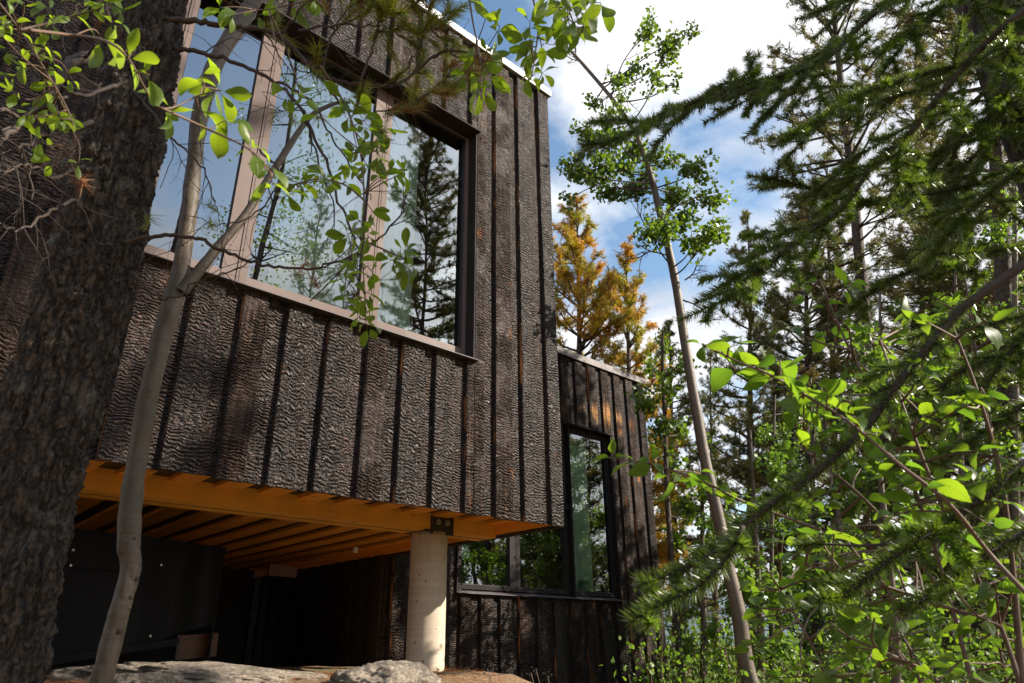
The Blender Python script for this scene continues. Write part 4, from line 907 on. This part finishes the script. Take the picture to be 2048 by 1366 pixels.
bough([(2400, -200), (2150, -40), (2048, 20), (1930, 130), (1820, 266), (1749, 327), (1690, 409), (1620, 462), (1555, 515), (1493, 562), (1450, 602)], 1.5, 1.15, .008, (1, 1), .32, ytip=.35)
bough([(2350, 330), (2150, 340), (1950, 370), (1800, 400), (1700, 400), (1600, 370), (1525, 355)], 1.8, 1.35, .005, (.9, .9), .24, ytip=.4)
bough([(2400, 250), (2200, 420), (2048, 528), (1929, 614), (1861, 689), (1793, 770), (1742, 842), (1674, 910), (1600, 970), (1555, 999), (1486, 1053), (1420, 1110), (1340, 1150), (1285, 1165)], 1.35, .92, .009, (1, 1), .13, per_m=2800, ln=.020, ytip=.45)
bough([(1486, 1053), (1450, 1120), (1400, 1170), (1330, 1205), (1265, 1242)], .96, .86, .0035, (1, 1), .07, per_m=2800, ln=.020, ytip=.6, start=0)
bough([(2400, 700), (2200, 860), (2048, 927), (1988, 982), (1895, 1043), (1861, 1067), (1780, 1120), (1690, 1190), (1640, 1200)], 1.35, .98, .008, (1, 1), .12, per_m=3600, ln=.021, ytip=.45, start=.25)
bough([(1861, 1067), (1790, 1085), (1725, 1091), (1640, 1088), (1590, 1092)], 1.15, 1.12, .0032, (.2, .2), .1, start=.7)
bough([(2400, 900), (2200, 1020), (2060, 1060), (1960, 1120), (1880, 1180), (1800, 1220)], 1.35, 1.05, .007, (.8, .8), .16, ytip=.2)
bough([(2350, 560), (2150, 620), (2000, 700), (1900, 760), (1830, 850), (1790, 900)], 1.7, 1.4, .006, (.9, .9), .24, ytip=.25)
bough([(2350, -60), (2200, 0), (2080, 130), (2000, 230), (1960, 330), (1900, 430)], 1.9, 1.6, .006, (1, 1), .3, ytip=.2)
for (L2, da, db, sl2) in (([(2400, -400), (2200, -250), (1980, -60), (1850, 40), (1760, 110)], 1.9, 1.4, .32), ([(2400, -300), (2220, -150), (2100, -20), (2000, 60), (1900, 170), (1860, 250)], 2.0, 1.5, .32),
        ([(2350, 130), (2200, 170), (2060, 190), (1940, 260), (1850, 330), (1790, 400)], 2.0, 1.5, .3), ([(2350, 260), (2200, 300), (2060, 330), (1930, 430), (1850, 530)], 1.8, 1.35, .28),
        ([(2380, 480), (2200, 560), (2080, 640), (1980, 760), (1930, 860)], 1.7, 1.4, .26), ([(2350, 760), (2200, 780), (2070, 800), (1960, 870), (1880, 930)], 1.6, 1.3, .24), ([(2300, -350), (2100, -200), (1900, -90), (1740, -20), (1620, 30)], 1.9, 1.45, .3)):
    bough(L2, da, db, .006, (1, 1), sl2, ytip=.25)
bough([(2300, 400), (2150, 460), (2020, 500), (1900, 520), (1780, 560), (1700, 620)], 1.9, 1.55, .005, (1, 1), .26, ytip=.3)

# ------------------------------------------------------------------ tall aspen in the middle right
def px_tree(label, tp, tr, d, clusters, lsize, nm='aspen_tree', seed=3, mt=None, leafm=None, n_mul=1.0, bare=(), rim=.35):
    global RNG
    keep = RNG; RNG = np.random.default_rng(seed)
    base = at(*tp[0], d); base[2] = -1.6; t = thing(nm, label, 'tree', base)
    pts = [at(a, b, d) - base for a, b in tp]; pts = [pts[0] * [1, 1, 0] + [0, 0, -.1]] + pts if pts[0][2] > 0 else pts
    rad = [w * px_size(a, b, d) for (a, b), w in zip(tp, tr)]; rad = [rad[0]] * (len(pts) - len(rad)) + rad
    g, P, Rr = bark_trunk(pts, rad, 18, 12, .003, 10, seed); g.obj('trunk', mt or M_ASPEN, t, True)
    gb, gl = G(), G()
    for (a, b, rx, ry, n) in clusters:
        dd = d + RNG.uniform(-.7, .7); c = at(a, b, dd) - base; k = px_size(a, b, d); low = P[np.argmin(((P - c + np.array([0, 0, max(rx, ry) * k * .8])) ** 2).sum(1))]
        B = spline([low, (low * .45 + c * .55) + RNG.normal(0, .05, 3) - [0, 0, .04], c], 7); gb.tube(B, np.linspace(.010, .003, len(B)), 5, cap=False)
        ns = max(4, n // 11)
        for _ in range(ns):
            o = rv(1)[0] * np.array([rx * k, rx * k, ry * k]) * RNG.uniform(.2, 1.4); i = RNG.integers(len(B) // 2, len(B)); e = c + o; S = spline([B[i], (B[i] + e) / 2 + RNG.normal(0, .02, 3), e], 4); gb.tube(S, np.linspace(.004, .0015, len(S)), 4, cap=False)
            m_ = max(2, int(n / ns * n_mul)); f = RNG.uniform(.35, 1, m_); pp = S[(f * (len(S) - 1)).astype(int)] + RNG.normal(0, lsize * .75, (m_, 3)); leaf_cloud(gl, pp, lsize)
    for (q, d0, ln) in bare: dead_twigs(gb, at(*q, d) - base, d0, ln, .009, 2, .3, 5)
    gb.obj('limbs', M_TWIG, t, kind='stuff'); gl.obj('crown', leafm or M_LEAFA, t, kind='stuff'); RNG = keep; return t
acl = [(1300, 58, 30, 30, 110), (1345, 90, 46, 40, 200), (1385, 65, 26, 28, 80), (1268, 142, 36, 36, 150), (1310, 150, 26, 26, 70), (1230, 150, 24, 26, 60), (1355, 160, 24, 20, 50), (1215, 235, 36, 32, 130), (1165, 262, 26, 44, 110), (1150, 345, 40, 40, 180), (1195, 320, 45, 50, 240), (1215, 385, 45, 30, 180), (1262, 300, 45, 55, 240),
       (1270, 380, 50, 40, 220), (1340, 320, 34, 26, 90), (1392, 335, 40, 32, 180), (1350, 395, 60, 38, 280), (1425, 395, 34, 40, 150), (1330, 450, 50, 24, 170), (1425, 450, 36, 34, 160), (1390, 480, 34, 22, 100), (1300, 450, 40, 22, 120), (1130, 400, 22, 20, 50), (1450, 470, 20, 22, 50), (1240, 200, 20, 18, 40), (1185, 210, 24, 22, 60), (1235, 270, 30, 30, 90), (1310, 300, 30, 24, 80), (1300, 350, 34, 30, 120), (1370, 440, 44, 30, 150), (1125, 320, 18, 22, 50), (1240, 340, 34, 34, 140)]
px_tree('tall slender aspen with pale trunk and small round leaves between the house and the pines', [(1520, 1440), (1492, 1330), (1478, 1230), (1455, 1130), (1438, 1040), (1412, 930), (1398, 850), (1382, 760), (1366, 660), (1350, 560), (1328, 460), (1298, 340), (1268, 262), (1222, 195), (1160, 122), (1125, 85)],
        [17, 16, 15, 13, 12, 11, 10.5, 9.5, 9, 8, 7, 6, 5, 4, 3, 2], 6.6, acl, .046, n_mul=1.7, bare=(((1222, 195), (-.2, .3, .9), .7), ((1200, 170), (.5, -.5, .6), .6), ((1165, 125), (-.6, .5, -.1), .5), ((1150, 110), (.2, 0, .9), .6), ((1340, 510), (-.6, .6, .0), .7), ((1330, 480), (-.7, .6, .1), .8), ((1365, 600), (.7, -.6, -.3), .4), ((1370, 560), (.6, -.6, .4), .35)))
px_tree('young poplar with dark green leaves against the end of the lower wing', [(1372, 1440), (1350, 1200), (1335, 1000), (1330, 850), (1325, 740), (1325, 660)], [7, 6, 5, 4, 3, 2], 8.2,
        [(1325, 690, 26, 40, 130), (1300, 740, 26, 30, 130), (1285, 800, 26, 40, 200), (1335, 770, 30, 40, 170), (1320, 850, 34, 36, 180), (1360, 850, 28, 40, 140), (1370, 720, 22, 34, 90), (1350, 930, 26, 34, 130), (1370, 1010, 26, 40, 120), (1350, 1080, 22, 40, 110)], .05, 'poplar_tree', 5, M_BARKD)
def sapling(label, px, d, top, sp, n, seed, lean=0, lm=None, ls=.05, nm='sapling', r=8, bot=1460):
    rr_ = np.random.default_rng(seed); cl = []
    for _ in range(n):
        f = rr_.uniform(0, 1) ** .9; y = top + (1300 - top) * f; cl.append((px + lean * (1 - f) + rr_.normal(0, sp * (.35 + .65 * min(1, f * 2.2))), y, rr_.uniform(18, 42), rr_.uniform(16, 36), int(rr_.uniform(60, 120))))
    px_tree(label, [(px, bot), (px + 3, 1300), (px + lean * .4, (top + 1300) / 2), (px + lean, top + 10)], [r, r * .9, r * .6, r * .3], d, cl, ls, nm, seed, None, lm or M_LEAFU)
sapling('leafy sapling beside the tall aspen trunk, left of its foot', 1405, 9.0, 880, 38, 16, 21)
sapling('leafy sapling with bright leaves just right of the tall aspen trunk', 1520, 8.0, 850, 55, 18, 22, -20)
sapling('bushy green sapling behind the needled bough tip', 1610, 9.5, 800, 60, 18, 23, 20)
sapling('slender pale stemmed sapling leaning left at lower right', 1700, 9.0, 760, 65, 15, 24, -60, r=9)
sapling('red stemmed sapling leaning left near the blue building', 1790, 6.0, 640, 70, 13, 25, -70, r=9)
sapling('tall leafy sapling near the right edge', 1930, 9.0, 520, 75, 30, 26, -20)
sapling('light green birch crown at the upper right edge', 2030, 9.5, 60, 45, 30, 27, 0, r=9)

# ------------------------------------------------------------------ pines behind
def pine_at(label, px, d, top, rmax, c0, seed, mt, lean_px=0, **k):
    b = at(px, 1300, d); b[2] = -1.6; tp = at(px + lean_px, top, d); h = tp[2] + 1.6
    return pine_tree(label, b, h, c0, rmax, seed, mt, lean=((tp - b)[0], (tp - b)[1]), **k)
pine_at('golden yellow dying pine rising behind the lower wing', 1165, 13.5, 395, 2.3, .22, 11, M_PINEG, -12, dens=1.35, wd=.013)
pine_at('shorter golden pine right of the tallest golden one', 1262, 15.5, 480, 2.0, .2, 12, M_PINEG, -10, dens=1.2, wd=.013)
pine_at('olive pine in the sky gap left of the needled boughs', 1340, 17.5, 640, 1.6, .2, 13, M_PINE, 0, dens=1.1, wd=.014)
pp = pine_at('brownish green pine filling the gap right of the tall aspen', 1600, 14.5, 385, 2.3, .22, 14, M_PINED, 10, dens=1.25)
pine_at('olive pine with a rounded top just right of the tall aspen', 1490, 18, 420, 1.9, .25, 15, M_PINE, 5, dens=1.1)
pine_at('tall dark pine with bare branching limbs at the upper right', 1760, 13, -330, 2.3, .40, 16, M_PINED, -120, dens=.9, r0=.16)
pine_at('thick trunked dark pine near the right edge', 1985, 9.8, -620, 2.0, .42, 17, M_PINED, -60, dens=.9, r0=.145)
pine_at('slender pine behind the thick trunked one', 1860, 16, 120, 2.0, .25, 18, M_PINED, 0, dens=1.0)
pine_at('pine at the right edge behind the birch crown', 2090, 17, -60, 2.1, .2, 19, M_PINED, 0, dens=1.0)
pine_at('small far pine low in the gap beside the poplar', 1420, 25, 700, 1.7, .15, 20, M_PINED, 0, dens=.9)
pine_at('far pine between the two olive pines', 1545, 27, 560, 2.0, .15, 31, M_PINED, 0, dens=.9)
pine_at('far pine half hidden behind the alder leaves', 1720, 24, 520, 2.2, .15, 32, M_PINED, 0, dens=.9)

for (lab, x, y, h, rm, sd_) in (('broad dark pine just outside the right edge, shading the lower wing', 12.6, .7, 10.5, 2.2, 61),):
    pine_tree(lab, np.array([x, y, -1.6]), h, .12, rm, sd_, M_PINED, dens=1.1)
pine_at('dense dark pine low behind the broad leaves at the right', 1905, 11.5, 330, 1.9, .1, 33, M_PINED, 0, dens=1.2)
pine_at('dense pine just left of the thick trunked one', 1830, 20, 60, 2.6, .15, 34, M_PINED, 0, dens=1.0)
pine_at('far pine filling the gap under the needled boughs', 1655, 20, 300, 2.6, .12, 35, M_PINED, 0, dens=1.0)
sapling('leafy poplar crown behind the alder leaves', 1760, 11.0, 560, 75, 30, 36, 0, r=7)
sapling('bright leafy birch between the thick trunk and the right edge', 2000, 12.0, 250, 60, 34, 37, -20, r=8)
sapling('yellow green poplar behind the brownish pine', 1540, 12.0, 780, 60, 24, 38, 10, r=6)
# trees behind the camera's right shoulder: the windows mirror them and they shade the house
def mirror(px, py, d, plane): v = at(px, py, d); return np.array([v[0], 2 * plane - v[1], v[2]])
def mir_pine(label, px, d, top, plane, rmax, c0, seed, mt, **k):
    b = mirror(px, 1300, d, plane); b[2] = -1.6; h = mirror(px, top, d, plane)[2] + 1.6; return pine_tree(label, b, h, c0, rmax, seed, mt, **k)
mir_pine('tall open pine mirrored in the right pane of the upper window', 812, 21, 130, 4.136, 2.4, .36, 41, M_PINED, dens=1.15, ln=.15, r0=.10)
mir_pine('small pine mirrored at the right edge of the upper window', 905, 19, 560, 4.136, .9, .3, 42, M_PINED, dens=1.0)
mir_pine('pine top mirrored low in the wide middle pane', 620, 32, 440, 4.136, 2.6, .35, 43, M_PINED, dens=.6)
mir_pine('dark dense pine mirrored at the left of the wide middle pane', 535, 30, 330, 4.136, 2.6, .2, 44, M_PINED, dens=.7)
mir_pine('dense pine mirrored in the left lower pane', 985, 22, 1010, 6.606, 1.6, .1, 45, M_PINED, dens=1.3)
mir_pine('dense pine mirrored in the right lower pane', 1075, 24, 1000, 6.606, 1.8, .1, 46, M_PINED, dens=1.3)
mir_pine('broad pine shading the lower wing from the right', 1120, 19, 1075, 6.606, 1.6, .15, 47, M_PINED, dens=1.2)
def mir_leafy(label, px, d, top, plane, seed, rx, n, nm='aspen_tree', lm=None):
    global RNG
    keep = RNG; RNG = np.random.default_rng(seed); b = mirror(px, 1300, d, plane); b[2] = -1.6; h = mirror(px, top, d, plane)[2] + 1.6; t = thing(nm, label, 'tree', b)
    g, P, Rr = bark_trunk([np.array([.12 * math.sin(z * .6 + seed), .1 * math.cos(z * .5), z]) for z in np.linspace(-.1, h, 8)], np.linspace(.09, .015, 8), 12, 8, .003, 10, seed); g.obj('trunk', M_ASPEN, t, True)
    gb, gl = G(), G()
    for _ in range(n):
        f = RNG.uniform(.25, 1); p0 = P[int(f * (len(P) - 1))]; o = rv(1)[0] * [1, 1, .5] * rx * RNG.uniform(.3, 1) * (1.15 - .7 * f); e = p0 + o + [0, 0, .3]; S = spline([p0, (p0 + e) / 2, e], 4); gb.tube(S, np.linspace(.02, .004, len(S)), 4, cap=False)
        leaf_cloud(gl, e + RNG.normal(0, .22, (70, 3)), .06)
    gb.obj('limbs', M_TWIG, t, kind='stuff'); gl.obj('crown', lm or M_LEAFA, t, kind='stuff'); RNG = keep
mir_leafy('leafy aspen mirrored left of the first wide mullion', 400, 13, -300, 4.136, 51, 1.7, 60)
mir_leafy('bright leafy aspen mirrored in the tall lower pane', 1185, 20, 1040, 6.606, 52, 1.7, 70, lm=M_LEAFU)
mir_leafy('slim aspen mirrored against the cloud in the tall lower pane', 1200, 21, 880, 6.606, 53, .9, 26)
mir_leafy('bright bush mirrored low in the lower panes', 1110, 17, 1090, 6.606, 54, 1.8, 70, lm=M_LEAFU)

# ------------------------------------------------------------------ undergrowth, flowers, far buildings
g = G(); gs = G(); cs_ = []
for _ in range(420):
    px, d = RNG.uniform(1290, 2150), RNG.uniform(5.0, 17); p = at(px, 1300, d)
    if 4.0 < p[0] < 9.2 and p[1] > 6.3: continue
    z0 = ground_h(p[0], p[1]); hh = RNG.uniform(.5, 1.75) * (1 if d > 6.5 else .8); cs_.append((p[0], p[1], z0, hh))
for (x, y, z0, hh) in cs_:
    lsz = RNG.choice([.022, .030, .038, .05]); cnt = {.022: 130, .030: 100, .038: 75, .05: 50}[float(lsz)]
    if RNG.uniform() < .18: dead_twigs(gs, (x, y, z0), (RNG.normal(0, .3), RNG.normal(0, .3), 1), hh * 1.1, .006, 2, .3, 5); continue
    for _s in range(3):
        tip = np.array([x, y, z0 + hh]) + RNG.normal(0, .22, 3) * [1, 1, .5]; S = spline([(x, y, z0 - .1), (x * .5 + tip[0] * .5, y * .5 + tip[1] * .5, z0 + hh * .55), tip], 4); gs.tube(S, np.linspace(.007, .002, len(S)), 4, cap=False)
        m_ = cnt; f = RNG.uniform(.25, 1.05, m_); i = np.clip((f * (len(S) - 1)).astype(int), 0, len(S) - 1); pp = S[i] + RNG.normal(0, .13, (m_, 3)); leaf_cloud(g, pp, lsz)
for _ in range(160):
    px, d = RNG.uniform(1300, 2150), RNG.uniform(17, 45); p = at(px, 1300, d); z0 = ground_h(p[0], p[1]); hh = RNG.uniform(1.2, 3.2)
    pp = np.array([p[0], p[1], z0 + hh * .5]) + RNG.normal(0, 1, (90, 3)) * [.7, .7, hh * .28]; leaf_cloud(g, pp, .13)
o = g.obj('undergrowth', M_LEAFU, kind='stuff'); o['label'] = 'dense leafy undergrowth'
gs.obj('undergrowth', M_TWIGB, kind='stuff')
for k, (a, b, d) in enumerate(((975, 1338, 4.4), (1062, 1345, 4.5), (1072, 1338, 4.55), (1095, 1352, 4.5))):
    top = at(a, b, d); foot = np.array([top[0] + .03, top[1], ground_h(top[0], top[1])]); t = thing('wild_flower', ['thin stem with tiny pale seed heads left of the others below the windows', 'tallest thin seed head stem below the lower panes', 'thin branching seed head stem right beside the tallest', 'low drooping seed head stem right of the cluster'][k], 'flower', foot)
    g = G(); S = spline([(0, 0, 0), (.01, 0, (top[2] - foot[2]) * .5), top - foot], 5); g.tube(S, .0022, 5); g.obj('stem', M_TWIGB, t)
    for q in range(5):
        e = S[-1] + RNG.normal(0, .016, 3); g = G(); g.tube([e - [0, 0, .006], e, e + [0, 0, .006]], [.002, .0036, .0015], 6); g.obj('seed_head', M_SCRAP, t)
def far_building(label, px0, px1, d, z0, z1, wall, roofm):
    a, b = at(px0, 1300, d), at(px1, 1300, d); mid = (a + b) / 2; mid[2] = -2; w = np.linalg.norm((b - a)[:2]); t = thing('low_building', label, 'building', mid); t.rotation_euler = (0, 0, math.atan2(b[1] - a[1], b[0] - a[0]))
    g = G(); g.box(-w / 2, w / 2, 0, 8, z0 + 2, z1 + 2); g.obj('wall', wall, t); g = G(); g.box(-w / 2 - .3, w / 2 + .3, -.4, 8.4, z1 + 2.001, z1 + 2.35); g.obj('roof', roofm, t)
    n = int(w / 3)
    for k in range(n):
        x = -w / 2 + (k + .5) * w / n; g = G(); g.box(x - .6, x + .6, -.05, -.003, z0 + 3, z1 + 1.3); g.obj('window', M_FRAMED if k % 2 else M_WHITE, t)
far_building('low blue building seen between the trunks at lower right', 1640, 1990, 34, -3, -.1 + .9, M_BLUE, M_ROOFG)
far_building('long pale roofed building beyond the undergrowth at the right edge', 1900, 2200, 42, -3, 2.0, M_WHITE, M_ROOFG)

# things of one kind share a group
GROUPS = {'pine_tree': 'pines round the house', 'aspen_tree': 'slender aspens', 'sapling': 'leafy saplings at the forest edge', 'leafy_branch': 'leafy branches reaching into view', 'alder_shrub': 'alder thickets at lower right',
          'curtain': 'curtains behind the windows', 'lumber_offcut': 'offcuts of wood under the house', 'wild_flower': 'seed head stems below the windows', 'low_building': 'low buildings beyond the trees'}
for o in scene.objects:
    if o.parent is None and 'category' in o.keys():
        k = o.name.split('.')[0]
        if k in GROUPS and 'group' not in o.keys(): o['group'] = GROUPS[k]
